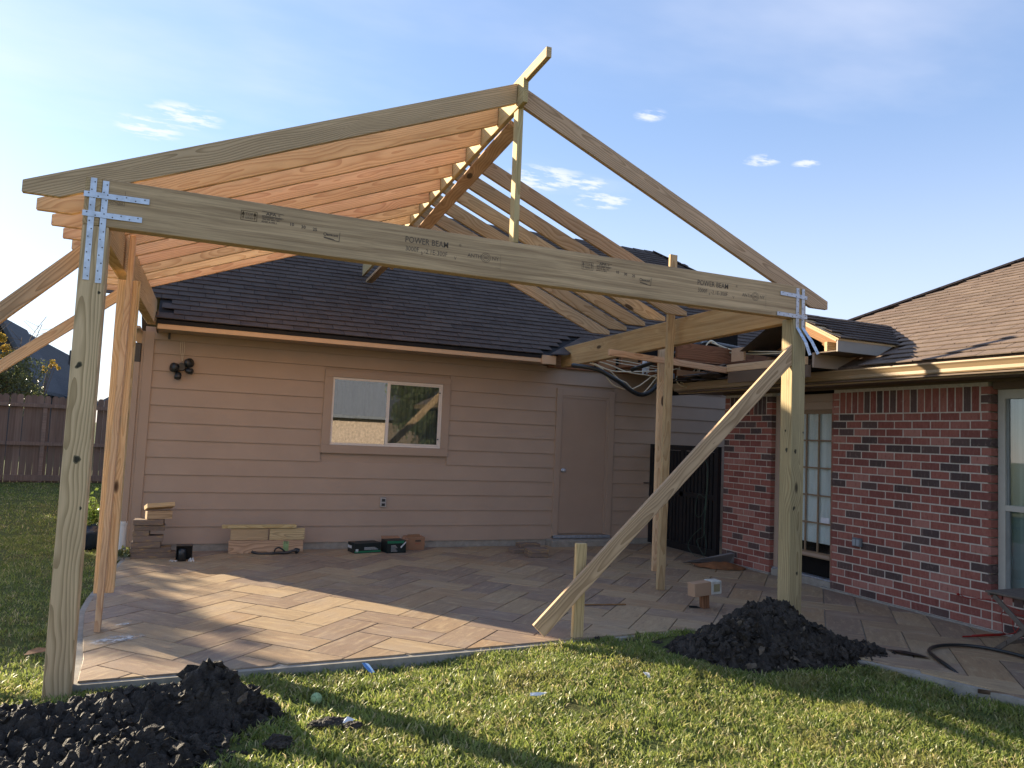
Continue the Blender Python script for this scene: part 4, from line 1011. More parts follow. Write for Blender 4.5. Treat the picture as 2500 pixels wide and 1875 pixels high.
PAV_OLD = Mat('weathered_loose_paver', 0.85, 0.15); _v = PAV_OLD.addv(PAV_OLD.obj(), PAV_OLD.rnd()); _n = PAV_OLD.noise(PAV_OLD.map(_v, sc=(1, 1, 4)), 9, 5, 0.7)
PAV_OLD.color(PAV_OLD.mix(PAV_OLD.mr(_n, 0.50, 0.66, 0, 0.9), PAV_OLD.mix(PAV_OLD.rnd(), (0.155, 0.115, 0.09), (0.22, 0.165, 0.13)), (0.36, 0.24, 0.11))); PAV_OLD.bump(PAV_OLD.noise(_v, 60, 4, 0.7), 0.006, 0.8)
def paver_block(cx, cy, z, L, Wd, H, rot, label, group='loose pavers stacked beside the left wall corner', name='loose_paver'):
    M4 = Matrix.Translation((cx, cy, z + H / 2)) @ Matrix.Rotation(rot, 4, 'Z')
    o = mk(name, bv(-L / 2, -Wd / 2, -H / 2, L / 2, Wd / 2, H / 2), BF, PAV_OLD.m, None, M4); bevel_me(o.data, 0.004)
    tag(o, label, 'paver', group); return o
stack = [(0.43, -0.40, 0.46, 0.20, 0.06, 0.0, 'bottom brown paver of the stack beside the downspout, longest one'),
         (0.40, -0.40, 0.42, 0.20, 0.055, 0.02, 'second brown paver from the bottom of the wall corner stack'),
         (0.35, -0.41, 0.30, 0.20, 0.065, -0.03, 'third paver from the bottom of the wall corner stack, mottled orange'),
         (0.365, -0.41, 0.31, 0.20, 0.065, 0.03, 'fourth paver up in the wall corner stack, just under the gap'),
         (0.29, -0.41, 0.17, 0.20, 0.06, -0.02, 'short paver left of the dark gap in the wall corner stack'),
         (0.37, -0.41, 0.32, 0.19, 0.06, 0.02, 'second paver from the top of the wall corner stack'),
         (0.36, -0.42, 0.31, 0.20, 0.06, -0.04, 'topmost dark paver of the wall corner stack, under the wood offcuts')]
z = 0.0; zs = []
for i, (cx, cy, L, Wd, H, rot, lb) in enumerate(stack):
    paver_block(cx, cy, z, L, Wd, H, rot, lb); z += H + 0.001
# back row of the stack
paver_block(0.46, -0.25, 0.0, 0.20, 0.10, 0.055, 1.5, 'small paver end sticking out at the foot of the wall corner stack')
ztop = z
o = board('wood_offcut', (0.325, -0.45, ztop + 0.046), (0.585, -0.38, ztop + 0.046), 0.10, 0.09, WOOD_TREATED, None); bevel_me(o.data, 0.003); tag(o, 'square treated wood offcut with a red smear lying on the paver stack', 'wood offcut')
mk('red_paint_smear', [(-0.1315, -0.045, -0.045), (-0.1315, 0.02, -0.045), (-0.1315, 0.02, -0.012), (-0.1315, -0.045, -0.028)], [(0, 3, 2, 1)], simple('red_smear', (0.45, 0.12, 0.14), 0.7), o, WM[o.name])
o = board('wood_offcut', (0.315, -0.46, ztop + 0.140), (0.60, -0.375, ztop + 0.152), 0.14, 0.05, WOOD_PALE, None, up=(0.1, 0.35, 1)); tag(o, 'slanted pale wood offcut on top of the paver stack like a small roof', 'wood offcut')
# black post shoe
ps = empty('post_bracket', (0.74, -0.68, 0), 'black metal post bracket standing on the patio beside the paver stack', 'bracket')
multibox('back_plate', [(0.67, -0.60, 0.0, 0.83, -0.594, 0.17)], BLACKM, ps, (0.74, -0.6, 0.08))
multibox('side_plate', [(0.665, -0.74, 0.0, 0.671, -0.60, 0.16), (0.829, -0.74, 0.0, 0.835, -0.60, 0.17)], BLACKM, ps, (0.74, -0.66, 0.08))
multibox('top_plate', [(0.665, -0.74, 0.165, 0.835, -0.60, 0.171)], BLACKP, ps, (0.74, -0.66, 0.17))
vs, fs = lathe([(0.0, 0.0), (0.045, 0.0), (0.045, 0.11), (0.03, 0.135), (0.0, 0.14)], 14)
mk('centre_knob', [(x, z_, y) for x, y, z_ in vs], [f[::-1] for f in fs], BLACKP, ps, Matrix.Translation((0.73, -0.72, 0.0)), smooth=True)
mk('mortar_crumb', *join([(bv(0.60 + 0.012 * i, -0.72 + 0.03 * math.sin(i * 2.3), 0.0005, 0.60 + 0.012 * i + 0.008 + 0.006 * (i % 3), -0.71 + 0.03 * math.sin(i * 2.3), 0.006 + 0.004 * (i % 2)), BF) for i in range(9)] + [(bv(0.80 + 0.008 * i, -0.77 + 0.02 * math.sin(i * 1.7), 0.0005, 0.81 + 0.008 * i, -0.755 + 0.02 * math.sin(i * 1.7), 0.02 + 0.01 * (i % 3)), BF) for i in range(7)]), PVC, ps)
# planks against the wall
o = board('plank', (1.235, -0.30, 0.080), (2.105, -0.30, 0.080), 0.04, 0.155, WOOD_TREATED, None); tag(o, 'lower greenish plank with a green number standing on edge against the siding', 'plank')
text('T0', 1.87, 0.115, 0.05, 0.9, y=-0.3215, parent=o, bold=0.001); mk('green_paint', [(1.865, -0.3208, 0.03), (1.93, -0.3208, 0.03), (1.93, -0.3208, 0.145), (1.865, -0.3208, 0.145)], [(0, 1, 2, 3)], simple('green_mark', (0.25, 0.36, 0.16), 0.8), o)
o = board('plank', (1.25, -0.292, 0.232), (1.682, -0.292, 0.232), 0.038, 0.142, WOOD_POST_R, None); tag(o, 'upper left short plank resting on the lower plank against the siding', 'plank', 'short planks against the siding')
o = board('plank', (1.698, -0.292, 0.232), (2.115, -0.292, 0.232), 0.038, 0.142, WOOD_POST_R, None); tag(o, 'upper right short plank resting on the lower plank against the siding', 'plank', 'short planks against the siding')
o = board('plank', (1.15, -0.285, 0.324), (2.01, -0.285, 0.328), 0.10, 0.036, WOOD_PALE, None); tag(o, 'pale flat stud lying on top of the planks by the siding', 'plank')
o = tube('strap_webbing', [(1.50, -0.35, 0.03), (1.58, -0.38, 0.012), (1.70, -0.40, 0.012), (1.80, -0.40, 0.02), (1.90, -0.41, 0.02), (2.0, -0.40, 0.045), (2.04, -0.39, 0.03)], [0.02, 0.014] + [0.016] * 28 + [0.03] * 4 + [0.038, 0.034, 0.02], BLACKP, None, 8); tag(o, 'crumpled black webbing strap lying in front of the planks', 'strap')
vs, fs = tube_geo(smoothpts([(1.76, -0.40, 0.02), (1.76, -0.42, 0.06), (1.80, -0.42, 0.085), (1.85, -0.41, 0.06), (1.88, -0.40, 0.03)], 5), 0.010, 6); mk('loop', vs, fs, BLACKP, o, smooth=True)

# boxes
BOXD = simple('dark_green_carton_print', (0.012, 0.018, 0.018), 0.45, 0.2)
CARD = simple('brown_cardboard', (0.30, 0.165, 0.095), 0.85, 0.06); PRG = simple('green_print', (0.02, 0.16, 0.08), 0.5); PRW = simple('white_print', (0.55, 0.56, 0.56), 0.6); REDI = simple('red_print', (0.42, 0.05, 0.03), 0.6)
def carton(cx, cy, L, Wd, H, rot, mat, label, nm='cardboard_box'):
    M4 = Matrix.Translation((cx, cy, H / 2)) @ Matrix.Rotation(rot, 4, 'Z')
    o = mk(nm, bv(-L / 2, -Wd / 2, -H / 2, L / 2, Wd / 2, H / 2), BF, mat, None, M4); bevel_me(o.data, 0.004); tag(o, label, 'box'); return o
def patch(parent, name, x0, z0, x1, z1, yl, mat, dy=0.0015):
    return mk(name, [(x0, yl - dy, z0), (x1, yl - dy, z0), (x1, yl - dy, z1), (x0, yl - dy, z1)], [(0, 1, 2, 3)], mat, parent, WM[parent.name])
def ptext(parent, body, x, z_, size, yl, mat, sx_=1.0, dy=0.003):
    o = text(body, 0, 0, size, sx_, parent=None, mat=mat); M4 = WM[parent.name] @ Matrix.Translation((x, yl - dy, z_)) @ Matrix.Rotation(math.pi / 2, 4, 'X') @ Matrix.Diagonal((sx_, 1, 1, 1)); put(o, parent, M4); return o
bA = carton(2.87, -0.32, 0.36, 0.22, 0.125, 0.20, BOXD, 'long dark green closed carton on the patio against the siding')
patch(bA, 'printed_band', -0.178, -0.055, 0.178, -0.032, -0.11, PRG); patch(bA, 'printed_dot', -0.165, -0.045, -0.13, -0.008, -0.11, PRW)
for i in range(3): patch(bA, 'printed_line', -0.05, -0.02 + 0.012 * i, 0.14 - 0.02 * i, -0.015 + 0.012 * i, -0.11, PRW)
mk('printed_label', [(-0.1815, 0.10, -0.01), (-0.1815, -0.02, -0.01), (-0.1815, -0.02, 0.025), (-0.1815, 0.10, 0.025)], [(0, 1, 2, 3)], PRW, bA, WM[bA.name])
bB = carton(3.24, -0.36, 0.26, 0.22, 0.155, 0.12, BOXD, 'open square dark green carton between the long carton and the brown carton')
patch(bB, 'printed_band', -0.128, 0.045, 0.10, 0.076, -0.11, PRG); 
mk('printed_label', [(0.06, -0.1125, -0.02), (0.125, -0.1125, 0.05), (0.125, -0.1125, 0.07), (0.05, -0.1125, 0.0)], [(0, 1, 2, 3)], PRW, bB, WM[bB.name])
for i in range(6): patch(bB, 'printed_line', -0.075, -0.055 + 0.014 * i, 0.01 - 0.012 * (i % 3), -0.051 + 0.014 * i, -0.11, PRW)
mk('flap', [(-0.13, 0.11, 0.077), (0.13, 0.11, 0.077), (0.12, 0.16, 0.105), (-0.12, 0.16, 0.11)], [(0, 1, 2, 3)], CARD, bB, WM[bB.name]); mk('flap', [(0.13, -0.11, 0.078), (0.13, 0.11, 0.078), (0.17, 0.10, 0.095), (0.17, -0.10, 0.09)], [(0, 1, 2, 3)], CARD, bB, WM[bB.name])
bC = carton(3.56, -0.17, 0.26, 0.18, 0.17, -0.03, CARD, 'open brown cardboard box with small red print right of the green cartons')
mk('flap', [(-0.12, -0.09, 0.086), (0.07, -0.09, 0.086), (0.05, -0.10, 0.125), (-0.11, -0.10, 0.122)], [(0, 1, 2, 3)], CARD, bC, WM[bC.name])
patch(bC, 'printed_label', 0.0, 0.025, 0.075, 0.045, -0.09, BLACKP); ptext(bC, 'ACTION', 0.004, 0.029, 0.016, -0.09, CARD); ptext(bC, 'DECKS', 0.0, -0.008, 0.022, -0.09, REDI)
# pavers by the door
paver_block(4.99, -0.98, 0.001, 0.27, 0.20, 0.055, -0.10, 'lower grey-brown paver of the small pile left of the door step', 'loose pavers piled left of the door')
paver_block(4.99, -0.98, 0.058, 0.28, 0.21, 0.055, -0.16, 'upper grey-brown paver of the small pile left of the door step', 'loose pavers piled left of the door')
paver_block(4.93, -0.62, 0.001, 0.30, 0.20, 0.055, 0.08, 'single loose paver lying flat behind the small pile near the door', 'loose pavers piled left of the door')
paver_block(5.08, -0.52, 0.058, 0.30, 0.18, 0.05, -0.05, 'thin paver resting crooked on the back paver near the door', 'loose pavers piled left of the door')

# stake with clod, block on stub
o = board('stake', (3.605, -4.690, -0.30), (3.620, -4.680, 0.725), 0.040, 0.092, WOOD_PALE, None, up=(1, 0, 0)); tag(o, 'upright pale wooden stake in the grass holding the diagonal brace', 'stake')
bl = empty('lamp_block', (5.32, -4.04, 0), 'square beige tile block with mortar edges perched on a short wooden stub', 'block')
M4 = Matrix.Translation((5.245, -4.07, 0.190)) @ Matrix.Rotation(-0.05, 4, 'Y') @ Matrix.Rotation(0.12, 4, 'Z')
o = mk('tile_face', bv(-0.105, -0.05, -0.062, 0.105, 0.05, 0.062), BF, simple('beige_tile', (0.42, 0.27, 0.17), 0.6, 0.05), bl, M4); bevel_me(o.data, 0.003)
M4 = Matrix.Translation((5.415, -4.05, 0.198)) @ Matrix.Rotation(-0.03, 4, 'Y')
o = mk('mortar_block', bv(-0.062, -0.06, -0.064, 0.062, 0.06, 0.064), BF, simple('rough_mortar', (0.52, 0.50, 0.44), 0.95, 0.25, 20, bump=0.01, bscale=40), bl, M4); bevel_me(o.data, 0.008)
mk('mortar_hollow', bv(-0.035, -0.063, -0.035, 0.035, -0.0605, 0.035), BF, simple('hollow', (0.30, 0.25, 0.14), 0.9), bl, M4)
board('wood_stub', (5.335, -4.04, -0.02), (5.325, -4.04, 0.130), 0.06, 0.075, WOOD_OLD, bl, up=(1, 0, 0))
o = mk('hole', [(5.17, -4.02, 0.0055), (5.28, -4.06, 0.0055), (5.29, -3.97, 0.0055), (5.22, -3.94, 0.0055)], [(0, 1, 2, 3)], DARK, patio)
# wood splinter
o = board('splinter', (4.18, -3.70, 0.008), (4.62, -3.78, 0.008), 0.018, 0.010, WOOD_OLD, None, bev=0.001); tag(o, 'thin dark wood splinter lying on the patio between brace and block', 'wood scrap')

# iron gate between the two houses
gt = empty('iron_gate', (7.36, -0.85, 0), 'black iron gate of vertical bars closing the gap between siding and brick corner', 'gate')
GX = 7.36
multibox('gate_frame', [(GX - 0.03, -0.13, 0.03, GX + 0.03, -0.045, 1.535), (GX - 0.03, -1.68, 0.03, GX + 0.03, -1.60, 1.535), (GX - 0.025, -1.60, 1.46, GX + 0.025, -0.13, 1.535), (GX - 0.025, -1.60, 0.03, GX + 0.025, -0.13, 0.13), (GX - 0.02, -1.60, 0.80, GX + 0.02, -0.13, 0.87), (GX - 0.02, -0.90, 0.13, GX + 0.02, -0.82, 1.46)], BLACKM, gt, (GX, -0.85, 0.8))
pk = bpy.data.meshes.new('bar'); pk.from_pydata(bv(-0.012, -0.026, -0.66, 0.012, 0.026, 0.66), [], BF); pk.materials.append(BLACKM)
for i in range(17): share('bar', pk, gt, Matrix.Translation((GX - 0.004, -0.185 - i * 0.084, 0.795)))
tube('gate_brace', [(GX + 0.03, -0.2, 1.40), (GX + 0.03, -0.80, 0.2)], 0.014, BLACKM, gt, 6, sm=False)
tube('gate_brace', [(GX + 0.03, -0.92, 1.40), (GX + 0.03, -1.55, 0.2)], 0.014, BLACKM, gt, 6, sm=False)
tube('latch', [(GX - 0.03, -0.02, 0.93), (GX - 0.12, -0.03, 0.93)], 0.010, BLACKM, gt, 6, sm=False)
cd = empty('hanging_cord', (7.29, -1.5, 0.5), 'thin green cord hanging in loops down the right side of the iron gate', 'cord')
tube('cord', [(7.30, -1.15, 1.50), (7.30, -1.48, 1.30), (7.30, -1.50, 0.9), (7.30, -1.46, 0.45), (7.30, -1.44, 0.30), (7.30, -1.30, 0.22), (7.30, -1.45, 0.05), (7.28, -1.5, 0.02)], 0.004, CORDG, cd, 5)
tube('cord', [(7.295, -1.50, 1.20), (7.295, -1.48, 0.85), (7.295, -1.32, 0.86), (7.295, -1.26, 0.62), (7.295, -1.34, 0.55), (7.295, -1.45, 0.65), (7.295, -1.49, 0.85), (7.295, -1.46, 0.45), (7.295, -1.52, 0.20), (7.29, -1.50, 0.05)], 0.0035, CORDG, cd, 5)
tube('cord', [(7.29, -1.42, 0.42), (7.29, -1.22, 0.28), (7.29, -1.12, 0.12), (7.28, -1.28, 0.02), (7.28, -1.4, 0.012)], 0.004, CORDG, cd, 5)

# flashing sheet and brown sack
o = mk('flashing_sheet', [(6.72, -1.78, 0.012), (7.34, -1.95, 0.015), (7.34, -2.05, 0.16), (7.30, -2.02, 0.17), (6.74, -1.84, 0.035), (7.345, -2.02, 0.0)], [(0, 1, 2, 3, 4), (1, 5, 2)], simple('grey_sheet_metal', (0.20, 0.19, 0.19), 0.5, 0.1, metal=0.3), None)
so = o.modifiers.new('thick', 'SOLIDIFY'); so.thickness = 0.003; tag(o, 'bent grey metal flashing sheet leaning at the foot of the brick pier', 'metal sheet')
vs, fs = [], []
nu, nv = 22, 12
for j in range(nv + 1):
    for i in range(nu + 1):
        u, v = i / nu, j / nv
        x = 6.74 + 0.60 * u; yb = -1.90 - 0.30 * u; wd = 0.30 * math.sin(math.pi * min(1, u * 0.8 + 0.15)) ** 0.7
        y = yb - wd * v
        z_ = 0.006 + 0.075 * math.sin(math.pi * v) * math.sin(math.pi * min(1, u * .9 + .08)) + 0.02 * abs(pnoise(x, y, 9)) 
        vs.append((x, y, z_))
for j in range(nv):
    for i in range(nu): fs.append((j * (nu + 1) + i, (j + 1) * (nu + 1) + i, (j + 1) * (nu + 1) + i + 1, j * (nu + 1) + i + 1))
o = mk('paper_sack', vs, fs, simple('rust_brown_paper', (0.20, 0.085, 0.035), 0.85, 0.3, 9, bump=0.01, bscale=25), None, smooth=True); tag(o, 'crumpled rust brown paper sack on the patio in front of the brick pier', 'sack')

# wiring mess
wr = empty('loose_wiring', (6.3, -1.6, 2.4), 'tangle of cream electrical cables hanging where the old roof was cut away', 'cables')
def cable(pts, r=0.0085, m_=CABLEW): tube('cable', pts, r, m_, wr, 6)

cable([(5.62, -1.1, 2.59), (5.75, -1.2, 2.52), (5.83, -1.2, 2.41), (5.94, -1.2, 2.31), (6.15, -1.2, 2.26), (6.32, -1.2, 2.31), (6.47, -1.2, 2.41), (6.55, -1.2, 2.47), (6.64, -1.2, 2.50)])
cable([(5.65, -1.1, 2.60), (5.77, -1.2, 2.53), (5.90, -1.2, 2.48), (6.02, -1.2, 2.39), (6.14, -1.2, 2.35), (6.24, -1.2, 2.27), (6.39, -1.2, 2.22), (6.50, -1.2, 2.31), (6.61, -1.2, 2.44), (6.65, -1.25, 2.5)])
cable([(5.74, -1.15, 2.61), (5.89, -1.2, 2.57), (6.10, -1.2, 2.51), (6.25, -1.2, 2.49), (6.46, -1.2, 2.48), (6.66, -1.2, 2.46)])
cable([(5.84, -1.15, 2.64), (6.03, -1.2, 2.61), (6.35, -1.2, 2.59), (6.66, -1.2, 2.58)], 0.005)
cable([(5.95, -1.15, 2.66), (6.19, -1.2, 2.64), (6.41, -1.2, 2.62), (6.66, -1.2, 2.61)], 0.005)
cable([(5.75, -1.25, 2.52), (5.93, -1.25, 2.49), (6.25, -1.25, 2.51), (6.66, -1.25, 2.55)])
cable([(6.65, -1.5, 2.54), (6.76, -1.5, 2.57), (6.86, -1.5, 2.53), (6.98, -1.5, 2.53), (7.04, -1.5, 2.58), (7.05, -1.5, 2.66)])
cable([(7.09, -1.5, 2.66), (7.09, -1.5, 2.57), (7.02, -1.5, 2.51), (7.04, -1.5, 2.43), (6.98, -1.5, 2.36), (6.92, -1.52, 2.33), (6.81, -1.5, 2.35), (6.74, -1.5, 2.42), (6.77, -1.5, 2.51), (6.79, -1.5, 2.60)])
cable([(7.19, -1.5, 2.66), (7.10, -1.48, 2.58), (7.20, -1.5, 2.52), (7.19, -1.5, 2.46), (7.08, -1.52, 2.41), (6.96, -1.5, 2.37), (6.81, -1.5, 2.39)])
cable([(7.12, -1.55, 2.66), (7.06, -1.55, 2.50), (7.07, -1.55, 2.44), (7.0, -1.56, 2.37), (6.90, -1.55, 2.345)])
cable([(6.27, -2.5, 2.70), (6.31, -2.5, 2.77), (6.34, -2.5, 2.72)]); cable([(6.35, -2.6, 2.70), (6.41, -2.6, 2.79), (6.47, -2.6, 2.81), (6.50, -2.5, 2.80), (6.66, -2.32, 2.84), (6.70, -2.40, 2.81), (6.70, -2.68, 2.72), (6.70, -3.01, 2.67), (6.72, -3.55, 2.62)])
cable([(6.70, -2.22, 2.86), (6.70, -2.32, 2.86), (6.72, -2.6, 2.70), (6.72, -3.0, 2.64), (6.72, -3.6, 2.60)])
mk('junction_box', *join([(bv(6.62, -1.52, 2.43, 6.70, -1.44, 2.50), BF), (bv(6.60, -1.27, 2.53, 6.66, -1.19, 2.57), BF)]), GALV, wr, Matrix.Translation((0, 0, 0)))
bp_ = empty('insulated_pipe', (6.2, -1.3, 2.3), 'thick black foam-wrapped pipe sagging between the garage wall and the cut roof', 'pipe')
tube('pipe', [(5.46, -0.9, 2.56), (5.57, -1.1, 2.53), (5.72, -1.2, 2.49), (5.87, -1.25, 2.41), (6.04, -1.25, 2.33), (6.20, -1.25, 2.24), (6.35, -1.25, 2.20), (6.50, -1.25, 2.25), (6.61, -1.25, 2.36), (6.67, -1.25, 2.47)], 0.030, RUBBER, bp_, 12)
tube('pipe', [(5.97, -1.6, 2.49), (6.10, -2.2, 2.62), (6.32, -2.5, 2.765), (6.55, -2.3, 2.83), (6.75, -2.30, 2.83), (6.75, -2.62, 2.76), (6.75, -2.95, 2.68), (6.75, -3.36, 2.60), (6.76, -3.7, 2.56)], 0.028, RUBBER, bp_, 12)
for i in range(5):
    mk('insulation_strip', bv(6.535 + i * 0.022, -0.99 + 0.01 * (i % 2), 2.52 + 0.02 * (i % 3), 6.553 + i * 0.022, -0.97, 2.74 - 0.02 * (i % 2)), BF, PVC, wr)
mk('white_duct_panel', bv(6.70, -1.56, 2.625, 7.2, -1.40, 2.66), BF, FRAMEW, B)
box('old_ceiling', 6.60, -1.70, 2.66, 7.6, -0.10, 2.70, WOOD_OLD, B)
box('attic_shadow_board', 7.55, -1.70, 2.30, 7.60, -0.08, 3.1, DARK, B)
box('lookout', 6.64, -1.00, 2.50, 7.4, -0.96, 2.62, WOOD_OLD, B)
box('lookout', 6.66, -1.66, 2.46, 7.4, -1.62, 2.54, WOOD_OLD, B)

# ------------------------------------------------------------------ side table, red string lights, hose
TB = empty('side_table', (6.95, -6.1, 0), 'small folding wooden side table with crossed legs under the right window', 'table')
TW = simple('weathered_table_wood', (0.13, 0.105, 0.085), 0.7, 0.2, 12)
for i in range(7):
    x = 6.80 + i * 0.075; m_ = board('slat', (x, -5.80, 0.455), (x, -6.40, 0.455), 0.066, 0.016, TW, TB, bev=0.002)
for y in (-5.83, -6.37): board('end_rail', (6.77, y, 0.437), (7.28, y, 0.437), 0.02, 0.018, TW, TB, bev=0.001)
for x in (6.79, 7.24):
    board('leg', (x, -5.86, 0.43), (x, -6.36, 0.0), 0.018, 0.036, TW, TB, bev=0.002); board('leg', (x + 0.02, -6.36, 0.43), (x + 0.02, -5.86, 0.0), 0.018, 0.036, TW, TB, bev=0.002)
board('spreader', (6.79, -5.95, 0.08), (7.26, -5.95, 0.08), 0.015, 0.03, TW, TB, bev=0.001)
rl = empty('red_string_light', (7.2, -5.7, 0.1), 'red wire and red rods tangled behind the side table by the brick wall', 'string lights')
tube('red_rod', [(6.89, -5.52, 0.012), (7.05, -5.55, 0.014), (7.30, -5.59, 0.018)], 0.007, REDP, rl, 6)
tube('red_rod', [(6.98, -5.54, 0.018), (7.34, -5.585, 0.022)], 0.009, REDP, rl, 6, sm=False)
tube('red_wire', [(7.385, -5.14, 0.27), (7.38, -5.20, 0.25), (7.36, -5.35, 0.27), (7.33, -5.48, 0.29), (7.30, -5.60, 0.28), (7.28, -5.75, 0.26)], 0.004, REDP, rl, 6)
tube('red_wire', [(7.33, -5.60, 0.22), (7.34, -5.55, 0.18), (7.34, -5.56, 0.10), (7.33, -5.58, 0.03), (7.32, -5.68, 0.06), (7.33, -5.72, 0.16), (7.33, -5.62, 0.20), (7.34, -5.80, 0.22)], 0.0035, REDP, rl, 6)
tube('red_wire', [(7.33, -5.66, 0.20), (7.34, -5.66, 0.08), (7.33, -5.75, 0.02), (7.30, -5.85, 0.04), (7.33, -5.95, 0.02)], 0.0035, REDP, rl, 6)
tube('weatherproof_socket', [(7.36, -5.14, 0.27), (7.372, -5.12, 0.268)], 0.012, REDP, rl, 8, sm=False)
hs_ = tube('garden_hose', [(5.84, -6.30, -0.03), (5.90, -6.12, 0.016), (6.00, -5.95, 0.02), (6.12, -5.80, 0.02), (6.28, -5.72, 0.02), (6.46, -5.71, 0.02), (6.62, -5.77, 0.02), (6.72, -5.90, 0.02), (6.76, -6.15, 0.02), (6.74, -6.6, 0.02), (6.9, -7.4, 0.02)], 0.0135, RUBBER, None, 10)
tag(hs_, 'thick black hose looping across the patio below the side table', 'hose')
o = mk('rubber_scrap', [(5.85, -5.62, 0.008), (6.02, -5.80, 0.006), (5.98, -5.92, 0.012), (5.84, -5.78, 0.02), (5.90, -5.76, 0.028)], [(0, 1, 4), (1, 2, 4), (2, 3, 4), (3, 0, 4), (0, 3, 2, 1)], RUBBER, None); tag(o, 'flat black rubber scrap beside the loop of the hose', 'scrap')

# ------------------------------------------------------------------ soil heaps
LB = [(0.90, -5.38, 0.20, 0.17, 0.20), (0.72, -5.45, 0.12, 0.30, 0.28), (0.25, -5.55, 0.13, 0.40, 0.32), (-0.25, -5.55, 0.15, 0.40, 0.32), (0.55, -5.90, 0.11, 0.50, 0.30), (0.42, -5.40, 0.06, 0.30, 0.18), (1.12, -5.45, 0.12, 0.20, 0.24), (-0.6, -5.8, 0.13, 0.45, 0.4), (0.2, -6.15, 0.09, 0.70, 0.25)]
RB = [(4.86, -5.22, 0.24, 0.38, 0.30), (5.15, -5.22, 0.19, 0.26, 0.27), (4.62, -5.38, 0.19, 0.42, 0.34), (5.30, -5.50, 0.17, 0.42, 0.30), (4.25, -5.10, 0.10, 0.26, 0.24), (5.65, -5.62, 0.10, 0.34, 0.25), (5.95, -5.78, 0.05, 0.24, 0.18)]
def heap_z(x, y, bumps):
    h = sum(a * math.exp(-((x - cx) / rx) ** 2 - ((y - cy) / ry_) ** 2) for cx, cy, a, rx, ry_ in bumps)
    return h
def heap(name, bumps, box_, label, seed, ncl):
    x0, x1, ya, yb = box_; st = 0.012; nx = int((x1 - x0) / st); ny = int((yb - ya) / st); vs, idx = [], {}
    for j in range(ny + 1):
        for i in range(nx + 1):
            x, y = x0 + i * st, ya + j * st; h = heap_z(x, y, bumps)
            m_ = min(1, h / 0.10)
            wx_, wy_ = x + 0.03 * pnoise(x, y, 11, seed + 7), y + 0.03 * pnoise(x, y, 11, seed + 9)
            a1 = noise.voronoi(Vector((wx_ * 12, wy_ * 15, seed)))[0]; a2 = noise.voronoi(Vector((wx_ * 27, wy_ * 31, seed + 4)))[0]; a3 = noise.voronoi(Vector((wx_ * 60, wy_ * 66, seed + 8)))[0]
            z = -0.15 + h + (0.060 * min(.5, a1[1] - a1[0]) + 0.05 * (0.4 - a1[0]) + 0.030 * min(.5, a2[1] - a2[0]) + 0.014 * (0.5 - a3[0]) + 0.035 * pnoise(x, y, 5, seed) + 0.016 * pnoise(x, y, 24, seed)) * m_
            idx[(i, j)] = len(vs); vs.append((x + 0.01 * pnoise(x, y, 19, 1), y + 0.01 * pnoise(x, y, 19, 2), z))
    fs = [(idx[(i, j)], idx[(i + 1, j)], idx[(i + 1, j + 1)], idx[(i, j + 1)]) for j in range(ny) for i in range(nx) if max(vs[idx[(i, j)]][2], vs[idx[(i + 1, j + 1)]][2]) > -0.135]
    o = mk(name, vs, fs, SOIL, None, smooth=False); tag(o, label, 'soil heap')
    # clods, one joined part
    rnd = random.Random(seed); bm0 = bmesh.new(); bmesh.ops.create_icosphere(bm0, subdivisions=2, radius=1.0)
    bv_ = [v.co.copy() for v in bm0.verts]; bf_ = [tuple(v.index for v in f.verts) for f in bm0.faces]; bm0.free()
    cv, cf = [], []; made = 0
    while made < ncl:
        x, y = rnd.uniform(x0, x1), rnd.uniform(ya, yb); h = heap_z(x, y, bumps)
        if rnd.random() > h / 0.09 + 0.15: continue
        if h < 0.004: continue
        s_ = rnd.choice([0.005, 0.006, 0.008, 0.010, 0.012, 0.014, 0.018, 0.026, 0.042]) * rnd.uniform(0.7, 1.2)
        if h < 0.06: s_ *= 0.55
        R = Quaternion((rnd.uniform(-1, 1), rnd.uniform(-1, 1), rnd.uniform(-1, 1), rnd.uniform(-1, 1))).normalized().to_matrix()
        sc = Vector((1, rnd.uniform(.55, 1), rnd.uniform(.28, .7))) * s_; of = Vector((rnd.uniform(0, 90), 0, 0)); k = len(cv)
        c = Vector((x, y, -0.15 + h + 0.15 * s_ + 0.008))
        for p in bv_:
            d = 1 + 0.85 * noise.noise(p * 1.5 + of) + 0.60 * noise.noise(p * 3.4 + of) + 0.30 * noise.noise(p * 8 + of)
            q = Vector((p.x * sc.x, p.y * sc.y, p.z * sc.z)) * d; cv.append(c + R @ q)
        cf += [tuple(i + k for i in f) for f in bf_]; made += 1
    mk('clods', cv, cf, SOIL, o, kind='stuff')
    # a few dry grass roots
    gv, gf = [], []
    for _ in range(90):
        x, y = rnd.uniform(x0, x1), rnd.uniform(ya, yb); h = heap_z(x, y, bumps)
        if h < 0.05: continue
        a = rnd.uniform(0, 6.28); L = rnd.uniform(.03, .09); z = -0.15 + h + .035; k = len(gv)
        p0, p1, p2 = Vector((x, y, z)), Vector((x + math.cos(a) * L / 2, y + math.sin(a) * L / 2, z + .02)), Vector((x + math.cos(a + .5) * L, y + math.sin(a + .5) * L, z + .005)); w_ = Vector((math.sin(a), -math.cos(a), 0)) * .0013
        gv += [p0 - w_, p0 + w_, p1 + w_, p1 - w_, p2]; gf += [(k, k + 1, k + 2, k + 3), (k + 3, k + 2, k + 4)]
    mk('dry_roots', gv, gf, simple('dry_straw', (0.30, 0.22, 0.10), 0.8), o, kind='stuff')
    return o
hl = heap('soil_heap', LB, (-1.2, 1.45, -6.6, -4.95), 'wide heap of wet black clay at the foot of the left post', 3.3, 2600)
